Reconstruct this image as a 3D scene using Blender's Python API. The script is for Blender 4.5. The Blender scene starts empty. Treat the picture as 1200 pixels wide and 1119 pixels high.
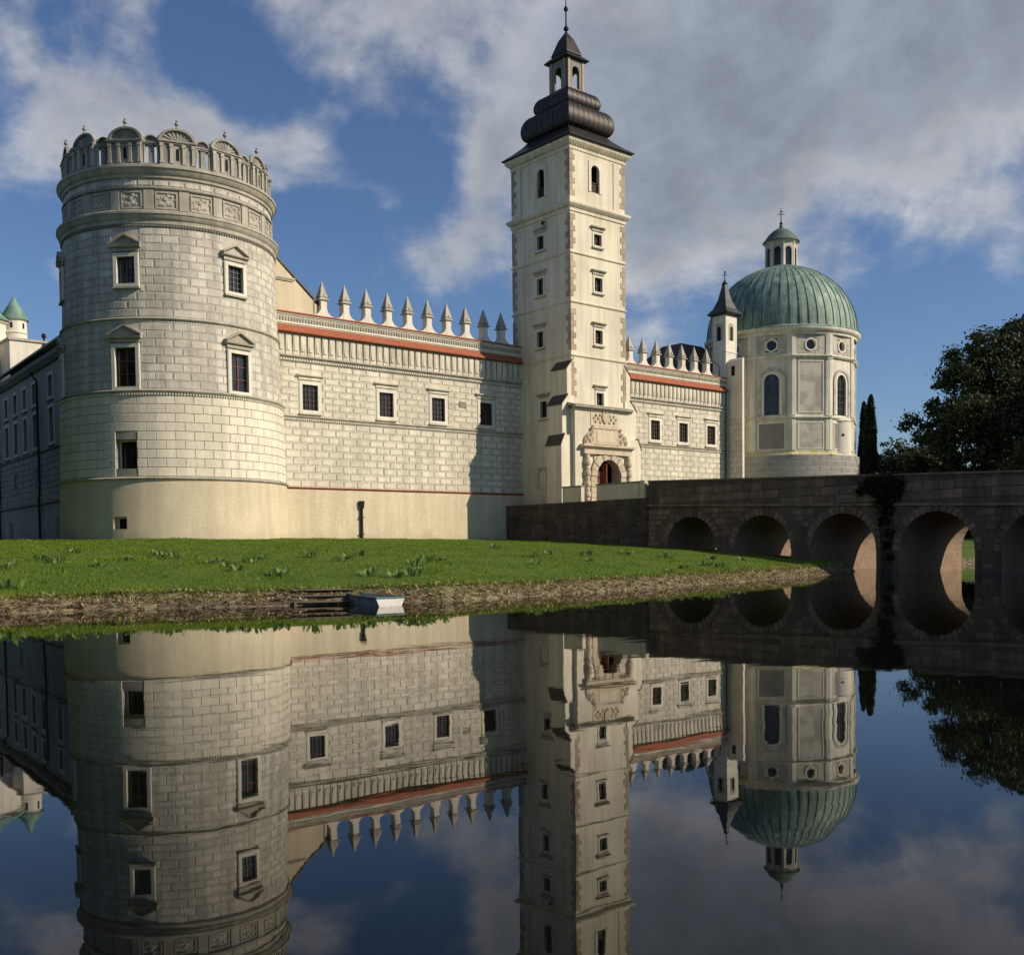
import bpy, bmesh, math, random
import numpy as np
from mathutils import Matrix, Vector
random.seed(7); rng = np.random.default_rng(7)
R_ = math.radians
scene = bpy.context.scene
COL = scene.collection

# ------------------------------------------------------------------ camera
# World: X runs along the castle's gate front, Y points into the castle, Z up, water at z = 0.
F_PX, PP_Y, CAM_H = 1226.0, 693.0, 2.0
_p, _r, _a = R_(2.4446), R_(-.6828), R_(49.6)
_R = np.array([1., 0, 0]); _F = np.array([0, math.cos(_p), -math.sin(_p)]); _U = np.array([0, math.sin(_p), math.cos(_p)])
_R, _U = math.cos(_r)*_R+math.sin(_r)*_U, -math.sin(_r)*_R+math.cos(_r)*_U
_M = np.array([[math.sin(_a), math.cos(_a), 0], [-math.cos(_a), math.sin(_a), 0], [0, 0, 1]])
_R, _U, _F = _M@_R, _M@_U, _M@_F
cam_d = bpy.data.cameras.new('camera'); cam = bpy.data.objects.new('camera', cam_d); COL.objects.link(cam)
cam.matrix_world = Matrix(((_R[0], _U[0], -_F[0], 0), (_R[1], _U[1], -_F[1], 0), (_R[2], _U[2], -_F[2], CAM_H), (0, 0, 0, 1)))
cam_d.sensor_width = 36.0; cam_d.sensor_fit = 'HORIZONTAL'
cam_d.lens = 36.0*F_PX/1200; cam_d.shift_y = (PP_Y-559.5)/1200
cam_d.clip_start = .1; cam_d.clip_end = 6000
scene.camera = cam
def pixel_dir(x, y):
    d = _F+(x-600)/F_PX*_R-(y-PP_Y)/F_PX*_U
    return d/np.linalg.norm(d)

# ------------------------------------------------------------------ sky, sun, exposure
SUN_EL = R_(31); _h = np.array([.58, -.81]); _h /= np.hypot(*_h)
SUN = Vector((_h[0]*math.cos(SUN_EL), _h[1]*math.cos(SUN_EL), math.sin(SUN_EL)))
world = bpy.data.worlds.new('World'); scene.world = world; world.use_nodes = True
def build_world():
    nt = world.node_tree; N = nt.nodes; L = nt.links; N.clear()
    def n(t, **k):
        x = N.new(t)
        for a, b in k.items(): setattr(x, a, b)
        return x
    def math_(op, a, b=None, c=None, clamp=False):
        m = n('ShaderNodeMath', operation=op); m.use_clamp = clamp
        for i, q in enumerate((a, b, c)):
            if q is None: continue
            if isinstance(q, (int, float)): m.inputs[i].default_value = q
            else: L.new(q, m.inputs[i])
        return m.outputs[0]
    out = n('ShaderNodeOutputWorld'); bg = n('ShaderNodeBackground')
    L.new(bg.outputs[0], out.inputs[0])
    sky = n('ShaderNodeTexSky', sky_type='NISHITA'); sky.sun_disc = False
    sky.sun_elevation = SUN_EL; sky.sun_rotation = math.atan2(SUN.x, SUN.y)
    sky.air_density = 1.0; sky.dust_density = .25; sky.ozone_density = 3.0
    tc = n('ShaderNodeTexCoord'); D = tc.outputs['Generated']
    sep = n('ShaderNodeSeparateXYZ'); L.new(D, sep.inputs[0])
    # flat cloud layer seen in perspective
    den = math_('ADD', math_('MAXIMUM', sep.outputs[2], 0.0), .22)
    cx = math_('DIVIDE', sep.outputs[0], den); cy = math_('DIVIDE', sep.outputs[1], den)
    comb = n('ShaderNodeCombineXYZ'); L.new(cx, comb.inputs[0]); L.new(cy, comb.inputs[1])
    def noise(scale, detail, rough, dist, off=(0, 0, 0), vec=None):
        mp = n('ShaderNodeMapping'); mp.inputs['Location'].default_value = off
        L.new(vec or comb.outputs[0], mp.inputs[0])
        t = n('ShaderNodeTexNoise'); t.inputs['Scale'].default_value = scale; t.inputs['Detail'].default_value = detail
        t.inputs['Roughness'].default_value = rough; t.inputs['Distortion'].default_value = dist
        L.new(mp.outputs[0], t.inputs['Vector']); return t.outputs[0]
    O1, O4 = (3.1, 1.7, 0), (2.2, .4, 0); ds = .055
    def density(dx, dy):
        n1 = noise(1.9, 10, .58, .15, (O1[0]+dx, O1[1]+dy, 0)); n4 = noise(6.0, 10, .58, .15, (O4[0]+dx*.5, O4[1]+dy*.5, 0), D)
        return math_('ADD', math_('MULTIPLY', n1, .5), math_('MULTIPLY', n4, .5)), n4
    base, n4 = density(0, 0); shd, _ = density(-ds*SUN.x, -ds*SUN.y)
    n2 = noise(5.5, 8, .62, .3, (9.1, 4.2, 2)); n3 = noise(.9, 4, .5, 0, (1.3, 7.7, 5))
    relief = math_('SUBTRACT', base, shd)                      # brighter towards the sun, darker away from it
    base = math_('MULTIPLY_ADD', math_('SUBTRACT', base, .5), 2.3, .44)
    # a broken bank of cloud to the right and high up, thin streaks and open blue to the left and low down
    lobes = [(700, 10, 200, .20), (980, 100, 220, .22), (420, 35, 75, .22), (310, 10, 45, .2), (180, 15, 30, .08), (560, 50, 70, .14), (1280, 40, 260, .24), (880, 250, 45, .16), (980, 215, 70, .14), (1120, 205, 70, .16), (790, 190, 90, .12), (760, 285, 40, .16),
             (15, 55, 34, .17), (75, 95, 26, .16), (135, 112, 26, .17), (200, 135, 28, .18), (255, 158, 26, .15), (150, 50, 30, .04), (5, 205, 40, .15), (60, 150, 26, .12), (35, 312, 45, .17),
             (578, 165, 22, .13), (565, 215, 22, .15), (575, 275, 32, .15), (500, 300, 26, .20), (445, 215, 26, .17), (345, 180, 26, .20), (395, 205, 20, .12), (540, 330, 40, .1),
             (1120, 390, 150, -.32), (1020, 325, 60, -.2), (1160, 310, 60, -.22), (860, 345, 50, -.16), (690, 345, 40, -.12), (290, 95, 36, -.20), (420, 300, 60, -.22), (25, 140, 26, -.12), (840, 335, 60, -.16), (95, 15, 30, -.08), (470, 175, 42, -.30), (410, 165, 30, -.16), (520, 140, 26, -.12), (60, 250, 40, -.16), (350, 260, 45, -.18), (505, 230, 28, -.16), (230, 40, 40, -.12)]
    bias = None
    for (px, py, s, amp) in lobes:
        d = pixel_dir(px, py); dp = n('ShaderNodeVectorMath', operation='DOT_PRODUCT'); L.new(D, dp.inputs[0]); dp.inputs[1].default_value = d
        k = 1/(s/F_PX)**2
        e = math_('EXPONENT', math_('MULTIPLY', math_('SUBTRACT', dp.outputs['Value'], 1.0), k))
        t = math_('MULTIPLY', e, amp); bias = t if bias is None else math_('ADD', bias, t)
    fld = math_('ADD', base, bias)
    def sstep(a, b, x):
        m = n('ShaderNodeMapRange', interpolation_type='SMOOTHSTEP'); m.inputs[1].default_value = a; m.inputs[2].default_value = b
        L.new(x, m.inputs[0]); return m.outputs[0]
    mask = math_('MULTIPLY', sstep(.42, .80, fld), sstep(0.0, .07, sep.outputs[2]))
    thick = sstep(.62, .98, math_('ADD', fld, math_('MULTIPLY', math_('SUBTRACT', n3, .5), .4)))
    colr = n('ShaderNodeMix', data_type='RGBA'); L.new(thick, colr.inputs[0])
    colr.inputs[6].default_value = (9.2, 9.25, 9.5, 1); colr.inputs[7].default_value = (4.9, 5.5, 6.5, 1)
    cl = n('ShaderNodeMix', data_type='RGBA', blend_type='MULTIPLY'); cl.inputs[0].default_value = 1.0
    L.new(colr.outputs[2], cl.inputs[6])
    lit = math_('ADD', math_('MULTIPLY_ADD', relief, 2.8, .99), math_('MULTIPLY', math_('SUBTRACT', n2, .5), .3))
    lit = math_('MINIMUM', math_('MAXIMUM', lit, .84), 1.35)
    cc = n('ShaderNodeCombineColor')
    for i in range(3): L.new(lit, cc.inputs[i])
    L.new(cc.outputs[0], cl.inputs[7])
    tint = n('ShaderNodeMix', data_type='RGBA', blend_type='MULTIPLY'); tint.inputs[0].default_value = 1.0; tint.inputs[7].default_value = (1.16, 1.30, 1.56, 1); L.new(sky.outputs[0], tint.inputs[6])
    mx = n('ShaderNodeMix', data_type='RGBA'); L.new(math_('MULTIPLY', mask, .93), mx.inputs[0])
    L.new(tint.outputs[2], mx.inputs[6]); L.new(cl.outputs[2], mx.inputs[7])
    L.new(mx.outputs[2], bg.inputs[0]); bg.inputs[1].default_value = .06
build_world()
sun_d = bpy.data.lights.new('sun', 'SUN'); sun_d.energy = 5.0; sun_d.angle = R_(.53); sun_d.color = (1.0, .86, .66)
sun = bpy.data.objects.new('sun', sun_d); COL.objects.link(sun); sun.location = (60, -80, 90)
sun.rotation_euler = (-SUN).to_track_quat('-Z', 'Y').to_euler()
scene.cycles.caustics_reflective = False; scene.cycles.caustics_refractive = False
vs = scene.view_settings; vs.view_transform = 'Standard'; vs.look = 'None'; vs.exposure = 0.0; vs.gamma = 1.0; vs.use_curve_mapping = False

# ------------------------------------------------------------------ materials
MATS = {}
def mat(name, col, rough=.85, col2=None, scale=.6, mixr=(.35, .7), fine=.12, fscale=9.0, bump=.25, bscale=14.0, streak=0.0, objrand=0.0, metal=0.0, spec=.3, hue=0.0):
    m = bpy.data.materials.new(name); m.use_nodes = True; MATS[name] = m
    nt = m.node_tree; N = nt.nodes; L = nt.links; P = N['Principled BSDF']
    def n(t, **k):
        x = N.new(t)
        for a, b in k.items(): setattr(x, a, b)
        return x
    geo = n('ShaderNodeNewGeometry')
    def noise(sc, det, vec=None, rough_=.55):
        t = n('ShaderNodeTexNoise'); t.inputs['Scale'].default_value = sc; t.inputs['Detail'].default_value = det; t.inputs['Roughness'].default_value = rough_
        L.new(vec or geo.outputs['Position'], t.inputs['Vector']); return t.outputs[0]
    def rng_(x, a, b, c, d):
        r = n('ShaderNodeMapRange'); L.new(x, r.inputs[0])
        for i, v in enumerate((a, b, c, d)): r.inputs[i+1].default_value = v
        return r.outputs[0]
    c = n('ShaderNodeMix', data_type='RGBA'); c.inputs[6].default_value = (*col, 1)
    c.inputs[7].default_value = (*(col2 or tuple(v*.75 for v in col)), 1)
    L.new(rng_(noise(scale, 5), mixr[0], mixr[1], 0, 1), c.inputs[0]); cur = c.outputs[2]
    def mul(cur, fac):
        x = n('ShaderNodeMix', data_type='RGBA', blend_type='MULTIPLY'); x.inputs[0].default_value = 1
        L.new(cur, x.inputs[6]); cc = n('ShaderNodeCombineColor')
        for i in range(3): L.new(fac, cc.inputs[i])
        L.new(cc.outputs[0], x.inputs[7]); return x.outputs[2]
    if fine: cur = mul(cur, rng_(noise(fscale, 6), .3, .7, 1-fine, 1+fine))
    if streak:
        mp = n('ShaderNodeMapping'); mp.inputs['Scale'].default_value = (1.6, 1.6, .12); L.new(geo.outputs['Position'], mp.inputs[0])
        cur = mul(cur, rng_(noise(1.0, 5, mp.outputs[0]), .38, .62, 1-streak, 1+streak*.3))
    if objrand:
        oi = n('ShaderNodeObjectInfo'); cur = mul(cur, rng_(oi.outputs['Random'], 0, 1, 1-objrand, 1+objrand*.7))
    L.new(cur, P.inputs['Base Color']); P.inputs['Roughness'].default_value = rough; P.inputs['Metallic'].default_value = metal
    P.inputs['Specular IOR Level'].default_value = spec
    if bump:
        b = n('ShaderNodeBump'); b.inputs['Strength'].default_value = bump; b.inputs['Distance'].default_value = .04
        L.new(noise(bscale, 6), b.inputs['Height']); L.new(b.outputs[0], P.inputs['Normal'])
    return m
M = MATS
def damp(name, z0, z1, col, amount=.75):
    m = MATS[name]; nt = m.node_tree; N = nt.nodes; L = nt.links; P = N['Principled BSDF']; src = P.inputs['Base Color'].links[0].from_socket
    g = N.new('ShaderNodeNewGeometry'); sp = N.new('ShaderNodeSeparateXYZ'); L.new(g.outputs['Position'], sp.inputs[0])
    t = N.new('ShaderNodeTexNoise'); t.inputs['Scale'].default_value = .9; t.inputs['Detail'].default_value = 7; L.new(g.outputs['Position'], t.inputs['Vector'])
    a = N.new('ShaderNodeMath'); a.operation = 'MULTIPLY_ADD'; a.inputs[1].default_value = -2.6; L.new(t.outputs[0], a.inputs[0]); L.new(sp.outputs[2], a.inputs[2])
    r = N.new('ShaderNodeMapRange'); r.inputs[1].default_value = z0-1.3; r.inputs[2].default_value = z1-1.3; r.inputs[3].default_value = amount; r.inputs[4].default_value = 0; L.new(a.outputs[0], r.inputs[0])
    x = N.new('ShaderNodeMix'); x.data_type = 'RGBA'; L.new(r.outputs[0], x.inputs[0]); L.new(src, x.inputs[6]); x.inputs[7].default_value = (*col, 1); L.new(x.outputs[2], P.inputs['Base Color'])
mat('plaster_cream', (.64, .555, .40), col2=(.57, .49, .35), streak=.10, scale=.35)
mat('plaster_tower', (.74, .685, .545), col2=(.63, .565, .44), streak=.15, scale=.3)
mat('plaster_white', (.75, .71, .61), col2=(.66, .62, .53), streak=.1)
mat('sgraffito_ground', (.67, .62, .515), col2=(.56, .515, .425), streak=.16, scale=.5)
mat('sgraffito_light', (.73, .68, .57), col2=(.58, .535, .44), streak=.2, objrand=.07, scale=.8)
mat('sgraffito_dark', (.33, .295, .24), col2=(.50, .455, .37), scale=1.5, objrand=.12)
mat('joint_grey', (.25, .23, .19), col2=(.34, .31, .26), scale=1.2)
mat('ashlar', (.76, .705, .575), col2=(.68, .625, .51), streak=.12, objrand=.07)
mat('round_ground', (.44, .41, .35), col2=(.52, .485, .415), streak=.16, scale=.8)
mat('round_line', (.33, .305, .26), col2=(.46, .43, .37), scale=1.6, mixr=(.4, .6), objrand=.15)
mat('round_light', (.66, .62, .53), col2=(.49, .46, .395), streak=.26, objrand=.12, scale=.9)
mat('stone_trim', (.47, .435, .365), col2=(.37, .34, .285), streak=.2, scale=.9)
mat('stone_grey', (.36, .345, .31), col2=(.25, .24, .215), streak=.28, scale=1.0, fine=.2)
mat('stone_dark', (.20, .185, .16), col2=(.28, .255, .22), scale=1.4)
mat('quoin_stone', (.35, .275, .205), col2=(.44, .36, .27), objrand=.15)
mat('portal_stone', (.57, .49, .37), col2=(.44, .365, .27), scale=1.3, fine=.2, objrand=.1)
mat('terracotta', (.36, .115, .06), col2=(.29, .095, .055), scale=1.5, fine=.2, fscale=6)
mat('copper_brown', (.040, .031, .028), col2=(.022, .019, .019), rough=.45, scale=1.2, fine=.3, metal=.35, bump=.15)
mat('copper_green', (.275, .375, .315), col2=(.15, .225, .19), rough=.6, scale=.8, streak=.38, metal=.1, bump=.1)
mat('copper_dark_green', (.12, .17, .145), col2=(.075, .11, .095), rough=.6, streak=.25, bump=.1)
mat('copper_pale', (.19, .31, .255), col2=(.12, .22, .18), rough=.65, scale=.9, streak=.25, bump=.1)
mat('lead_dark', (.05, .055, .055), col2=(.08, .085, .085), rough=.5, metal=.3)
mat('shingle', (.10, .085, .07), col2=(.06, .052, .045), scale=2)
mat('glass', (.03, .033, .04), rough=.06, spec=.6, fine=.0, col2=(.012, .013, .016), scale=.8, mixr=(.4, .6), objrand=.6, bump=.05, bscale=1.2)
mat('bar_brown', (.075, .045, .03), rough=.6); mat('bar_red', (.17, .055, .03), rough=.6); mat('bar_lead', (.08, .085, .09), rough=.5)
mat('dark_void', (.012, .011, .01), fine=0, bump=0)
mat('door_wood', (.27, .105, .06), col2=(.19, .07, .04), scale=2, streak=.2)
mat('iron', (.04, .035, .03), rough=.5, metal=.5)
mat('chapel_plaster', (.74, .70, .595), col2=(.58, .55, .46), streak=.2, scale=.5)
mat('chapel_panel', (.40, .37, .32), col2=(.56, .525, .45), scale=.7, mixr=(.42, .56), streak=.1)
mat('chapel_grey', (.22, .205, .18), col2=(.28, .26, .225), scale=.9)
mat('chapel_lichen', (.50, .46, .20), col2=(.58, .55, .45), scale=1.6, mixr=(.45, .6))
mat('ashlar_grey', (.33, .32, .295), col2=(.25, .245, .225), objrand=.1, scale=.8); mat('joint_pale', (.58, .56, .50))
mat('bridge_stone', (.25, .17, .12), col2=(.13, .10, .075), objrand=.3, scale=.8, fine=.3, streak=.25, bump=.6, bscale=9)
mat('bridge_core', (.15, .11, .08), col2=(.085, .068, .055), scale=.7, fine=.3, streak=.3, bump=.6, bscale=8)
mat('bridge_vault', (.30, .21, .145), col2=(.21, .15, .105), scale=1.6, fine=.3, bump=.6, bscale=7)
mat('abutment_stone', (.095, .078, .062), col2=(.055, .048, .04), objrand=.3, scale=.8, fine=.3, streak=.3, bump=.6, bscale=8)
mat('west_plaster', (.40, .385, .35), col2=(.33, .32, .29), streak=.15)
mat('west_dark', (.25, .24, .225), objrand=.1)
mat('bark', (.085, .065, .048), col2=(.05, .04, .03), scale=2, bump=.8, bscale=6)
mat('boat_white', (.74, .72, .66), rough=.5, col2=(.66, .63, .56), scale=2, bump=.05)
mat('boat_side', (.38, .38, .36), rough=.5, col2=(.28, .28, .27), scale=2, bump=.05)  # grey includes the shade on the white hull's flank
mat('boat_rim', (.10, .20, .17), rough=.6)
mat('plank_wood', (.20, .165, .13), col2=(.12, .10, .08), scale=3, streak=.2)
mat('dry_grass', (.52, .41, .21), col2=(.15, .11, .055), scale=2.6, mixr=(.42, .6), fine=.35, fscale=14)
def leaf_mat(name, a, b, scale=.5, trans=.25):
    m = mat(name, a, col2=b, rough=.6, scale=scale, fine=.25, fscale=3, bump=0, spec=.25)
    nt = m.node_tree; P = nt.nodes['Principled BSDF']; src = P.inputs['Base Color'].links[0].from_socket
    tr = nt.nodes.new('ShaderNodeBsdfTranslucent'); mx = nt.nodes.new('ShaderNodeMixShader'); mx.inputs[0].default_value = trans
    nt.links.new(src, tr.inputs[0]); o = nt.nodes['Material Output']
    nt.links.new(P.outputs[0], mx.inputs[1]); nt.links.new(tr.outputs[0], mx.inputs[2]); nt.links.new(mx.outputs[0], o.inputs[0])
damp('plaster_cream', 2.5, 3.7, (.36, .32, .22), .4); damp('west_plaster', 2.5, 4.5, (.14, .14, .11)); damp('plaster_tower', 5.0, 8.5, (.42, .38, .28), .5)
leaf_mat('leaf_dark', (.042, .058, .018), (.022, .033, .011)); leaf_mat('leaf_olive', (.052, .062, .018), (.03, .04, .012))
leaf_mat('leaf_cypress', (.018, .032, .013), (.011, .02, .009), trans=.1); leaf_mat('leaf_ivy', (.018, .03, .01), (.01, .016, .006), trans=.15)
leaf_mat('grass_blade', (.19, .26, .016), (.09, .18, .007), scale=.45, trans=.35); leaf_mat('weed_leaf', (.22, .30, .10), (.12, .19, .05), scale=2, trans=.3)
leaf_mat('pale_leaf', (.45, .47, .38), (.36, .40, .28), scale=2, trans=.3)

# ------------------------------------------------------------------ mesh helpers
class MB:
    def __init__(s): s.v = []; s.f = []; s.m = []
    def face(s, pts, mi=0):
        i = len(s.v); s.v.extend([tuple(p) for p in pts]); s.f.append(tuple(range(i, i+len(pts)))); s.m.append(mi)
    def box(s, x0, y0, z0, x1, y1, z1, mi=0):
        i = len(s.v)
        s.v.extend([(x0, y0, z0), (x1, y0, z0), (x1, y1, z0), (x0, y1, z0), (x0, y0, z1), (x1, y0, z1), (x1, y1, z1), (x0, y1, z1)])
        for q in ((0, 3, 2, 1), (4, 5, 6, 7), (0, 1, 5, 4), (1, 2, 6, 5), (2, 3, 7, 6), (3, 0, 4, 7)):
            s.f.append(tuple(i+k for k in q)); s.m.append(mi)
        return s
    def loft(s, rings, closed=True, cap0=True, cap1=True, mi=0):
        i = len(s.v); k = len(rings[0])
        for r in rings: s.v.extend([tuple(p) for p in r])
        for a in range(len(rings)-1):
            for b in range(k if closed else k-1):
                c = (b+1) % k
                s.f.append((i+a*k+b, i+a*k+c, i+(a+1)*k+c, i+(a+1)*k+b)); s.m.append(mi)
        if cap0: s.f.append(tuple(i+b for b in range(k))[::-1]); s.m.append(mi)
        if cap1: s.f.append(tuple(i+(len(rings)-1)*k+b for b in range(k))); s.m.append(mi)
        return s
    def lathe(s, prof, cx=0, cy=0, seg=24, mi=0, cap=True, a0=0.0):
        return s.loft([[(cx+r*math.cos(a0+2*math.pi*j/seg), cy+r*math.sin(a0+2*math.pi*j/seg), z) for j in range(seg)] for r, z in prof], True, cap, cap, mi)
    def sq(s, prof, cx=0, cy=0, mi=0, cap=True, asp=1.0):
        return s.loft([[(cx-r, cy-r*asp, z), (cx+r, cy-r*asp, z), (cx+r, cy+r*asp, z), (cx-r, cy+r*asp, z)] for r, z in prof], True, cap, cap, mi)
    def extr(s, poly, f0, f1, mi=0):
        """poly: 2D points; f0/f1 map a point to 3D on the two faces"""
        return s.loft([[f0(*p) for p in poly], [f1(*p) for p in poly]], True, True, True, mi)
    def tube(s, path, rad, seg=6, mi=0):
        rings = []
        for i, p in enumerate(path):
            p = Vector(p); d = (Vector(path[min(i+1, len(path)-1)])-Vector(path[max(i-1, 0)])).normalized()
            a = d.cross(Vector((.31, .17, .93))).normalized(); b = d.cross(a); r = rad[i] if isinstance(rad, (list, tuple)) else rad
            rings.append([tuple(p+a*(r*math.cos(2*math.pi*j/seg))+b*(r*math.sin(2*math.pi*j/seg))) for j in range(seg)])
        return s.loft(rings, True, True, True, mi)
    def mesh(s, name, mats, smooth=False):
        me = bpy.data.meshes.new(name); me.from_pydata(s.v, [], s.f); 
        for k in ([mats] if isinstance(mats, str) else mats): me.materials.append(MATS[k])
        me.polygons.foreach_set('material_index', s.m)
        if smooth:
            bm = bmesh.new(); bm.from_mesh(me); bmesh.ops.remove_doubles(bm, verts=bm.verts, dist=1e-4); bm.to_mesh(me); bm.free()
            me.polygons.foreach_set('use_smooth', [True]*len(me.polygons)); me.set_sharp_from_angle(angle=R_(38))
        me.update(); return me
CACHE = {}
def cached(key, fn):
    if key not in CACHE: CACHE[key] = fn()
    return CACHE[key]
class Thing:
    def __init__(s, name, label, cat, p, group=None):
        s.p = Vector(p); s.o = bpy.data.objects.new(name, None); s.o.empty_display_size = .5; COL.objects.link(s.o); s.o.location = p
        s.o['label'] = label; s.o['category'] = cat
        if group: s.o['group'] = group
    def part(s, name, me, loc=None, rotz=0.0, label=None, stuff=False):
        """me: mesh in world coordinates (loc None) or local mesh placed at world loc"""
        o = bpy.data.objects.new(name, me); COL.objects.link(o); o.parent = s.o
        o.location = (Vector(loc) if loc is not None else Vector((0, 0, 0)))-s.p; o.rotation_euler = (0, 0, rotz)
        if label: o['label'] = label
        if stuff: o['kind'] = 'stuff'
        return o
def sub(parent, name, me, loc=(0, 0, 0), rotz=0.0, stuff=False):
    o = bpy.data.objects.new(name, me); COL.objects.link(o); o.parent = parent; o.location = loc; o.rotation_euler = (0, 0, rotz)
    if stuff: o['kind'] = 'stuff'
    return o
def single(name, me, label, cat, loc=(0, 0, 0), rotz=0.0, group=None):
    o = bpy.data.objects.new(name, me); COL.objects.link(o); o.location = loc; o.rotation_euler = (0, 0, rotz)
    o['label'] = label; o['category'] = cat
    if group: o['group'] = group
    return o
def setting(name, me, kind='structure', label=None):
    o = bpy.data.objects.new(name, me); COL.objects.link(o); o['kind'] = kind
    if label: o['label'] = label
    return o
def grid_holes(mb, u0, u1, z0, z1, holes, place, depth=.3, du=None, mi=0, mr=0):
    us = {u0, u1}; zs = {z0, z1}
    for a, b, c, d in holes: us |= {a, b}; zs |= {max(c, z0), min(d, z1)}
    if du:
        k = max(1, int(round((u1-u0)/du))); us |= {u0+(u1-u0)*i/k for i in range(k+1)}
    us = sorted(us); zs = sorted(zs)
    inh = lambda u, z: any(a < u < b and c < z < d for a, b, c, d in holes)
    for i in range(len(us)-1):
        if us[i+1]-us[i] < 1e-6: continue
        for j in range(len(zs)-1):
            if zs[j+1]-zs[j] < 1e-6 or inh((us[i]+us[i+1])/2, (zs[j]+zs[j+1])/2): continue
            mb.face([place(us[i], zs[j], 0), place(us[i+1], zs[j], 0), place(us[i+1], zs[j+1], 0), place(us[i], zs[j+1], 0)], mi)
    for a, b, c, d in holes:
        if d <= z0 or c >= z1: continue
        for p, q in (((a, c), (b, c)), ((b, c), (b, d)), ((b, d), (a, d)), ((a, d), (a, c))):
            mb.face([place(*p, 0), place(*q, 0), place(*q, depth), place(*p, depth)], mr)
        
# windows: local frame, x right, -y outward, z up, origin at the middle of the sill
def frame_mesh(w, h, fw, proud, mats):
    mb = MB(); a = w/2
    mb.box(-a-fw, -proud, -fw*.8, -a, .05, h+fw); mb.box(a, -proud, -fw*.8, a+fw, .05, h+fw)
    mb.box(-a, -proud, h, a, .05, h+fw); mb.box(-a, -proud, -fw*.8, a, .05, 0)
    mb.box(-a-fw-.05, -proud+.03, -fw*.8-.03, -a-fw, .03, h+fw+.02); mb.box(a+fw, -proud+.03, -fw*.8-.03, a+fw+.05, .03, h+fw+.02)
    return mb.mesh('window_frame', mats)
def bars_mesh(w, h, nx, ny, y, t, mats, thick_mid=False):
    mb = MB(); a = w/2
    for i in range(nx+2):
        x = -a+w*i/(nx+1); tt = t*1.8 if i in (0, nx+1) or (thick_mid and nx % 2 and i == (nx+1)//2) else t
        mb.box(x-tt, y-.03, 0, x+tt, y+.03, h)
    for j in range(ny+2):
        z = h*j/(ny+1); tt = t*1.6 if j in (0, ny+1) else t
        mb.box(-a, y-.022, z-tt, a, y+.022, z+tt)
    return mb.mesh('glazing_bars', mats)
def hood_mesh(w, kind, h, fw, mats):
    mb = MB(); W = w/2+fw+.22; z = h+fw
    mb.box(-W+.14, -.10, z+.12, W-.14, .05, z+.32); 
    mb.extr([(-.04, z+.32), (-.28, z+.42), (-.30, z+.52), (.05, z+.58), (.05, z+.32)], lambda y, zz: (-W, y, zz), lambda y, zz: (W, y, zz))
    if kind == 'pediment':
        t = z+.585; ph = W*.52
        mb.extr([(-W, t), (W, t), (0, t+ph)], lambda x, zz: (x, -.08, zz), lambda x, zz: (x, .1, zz))
        for sg in (-1, 1):
            mb.extr([(sg*(W+.03), t-.01), (sg*(W+.03), t+.10), (0, t+ph+.13), (0, t+ph+.002)], lambda x, zz: (x, -.30, zz), lambda x, zz: (x, .1, zz))
    return mb.mesh('hood', mats)
def sill_mesh(w, fw, mats):
    mb = MB(); W = w/2+fw+.08; mb.box(-W, -.2, -fw*.8-.15, W, .05, -fw*.8-.032); return mb.mesh('sill', mats)
def pane_mesh(w, h, y):
    mb = MB(); mb.box(-w/2-.02, y, -.02, w/2+.02, y+.03, h+.02); return mb.mesh('pane', 'glass')
def window(T, loc, rotz, w, h, fw=.2, hood='flat', nb=(3, 4), bt=.022, bm='bar_lead', fm='plaster_white', hm='stone_trim', depth=.2, proud=.07, sill=True):
    w = round(w, 2); h = round(h, 2); k = (w, h, fw, nb, bt, bm, fm, hm, depth, proud)
    o = T.part('window', cached(('wf', k), lambda: frame_mesh(w, h, fw, proud, fm)), loc, rotz)
    sub(o, 'pane', cached(('wp', k), lambda: pane_mesh(w, h, depth)))
    sub(o, 'glazing_bars', cached(('wb', k), lambda: bars_mesh(w, h, nb[0], nb[1], depth-.04, bt, bm, True)))
    if hood: sub(o, 'hood', cached(('wh', k, hood), lambda: hood_mesh(w, hood, h, fw, hm)))
    if sill: sub(o, 'sill', cached(('ws', k), lambda: sill_mesh(w, fw, hm)))
    return o
def arch_pts(w, hs, n=12):
    """inner outline of a round-headed opening, from left foot over the top to right foot"""
    return [(-w/2, 0)]+[(-w/2*math.cos(math.pi*i/n), hs+w/2*math.sin(math.pi*i/n)) for i in range(n+1)]+[(w/2, 0)]
def arch_plate(w, hs, W, H, y0, y1, mats, name='arched_frame', mi=0, ring=False):
    """plate with a round-headed opening; rectangular outside (or parallel ring)"""
    inn = arch_pts(w, hs); out = []
    t = (W-w)/2
    for i, (x, z) in enumerate(inn):
        if ring:
            out.append((x*(W/w), z if z <= hs else hs+(z-hs)*(W/w)))
        elif z <= hs and abs(abs(x)-w/2) < 1e-6: out.append((math.copysign(W/2, x), z))
        else:
            dx, dz = x, z-hs; k = min(W/2/abs(dx) if abs(dx) > 1e-6 else 9e9, (H-hs)/dz if dz > 1e-6 else 9e9); out.append((dx*k, hs+dz*k))
    mb = MB()
    for i in range(len(inn)-1):
        (a, b), (c, d) = inn[i], inn[i+1]; (e, f), (g, h) = out[i], out[i+1]
        mb.face([(e, y0, f), (g, y0, h), (c, y0, d), (a, y0, b)], mi); mb.face([(a, y1, b), (c, y1, d), (g, y1, h), (e, y1, f)], mi)
        mb.face([(a, y0, b), (c, y0, d), (c, y1, d), (a, y1, b)], mi); mb.face([(e, y1, f), (g, y1, h), (g, y0, h), (e, y0, f)], mi)
    return mb.mesh(name, mats)
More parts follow.
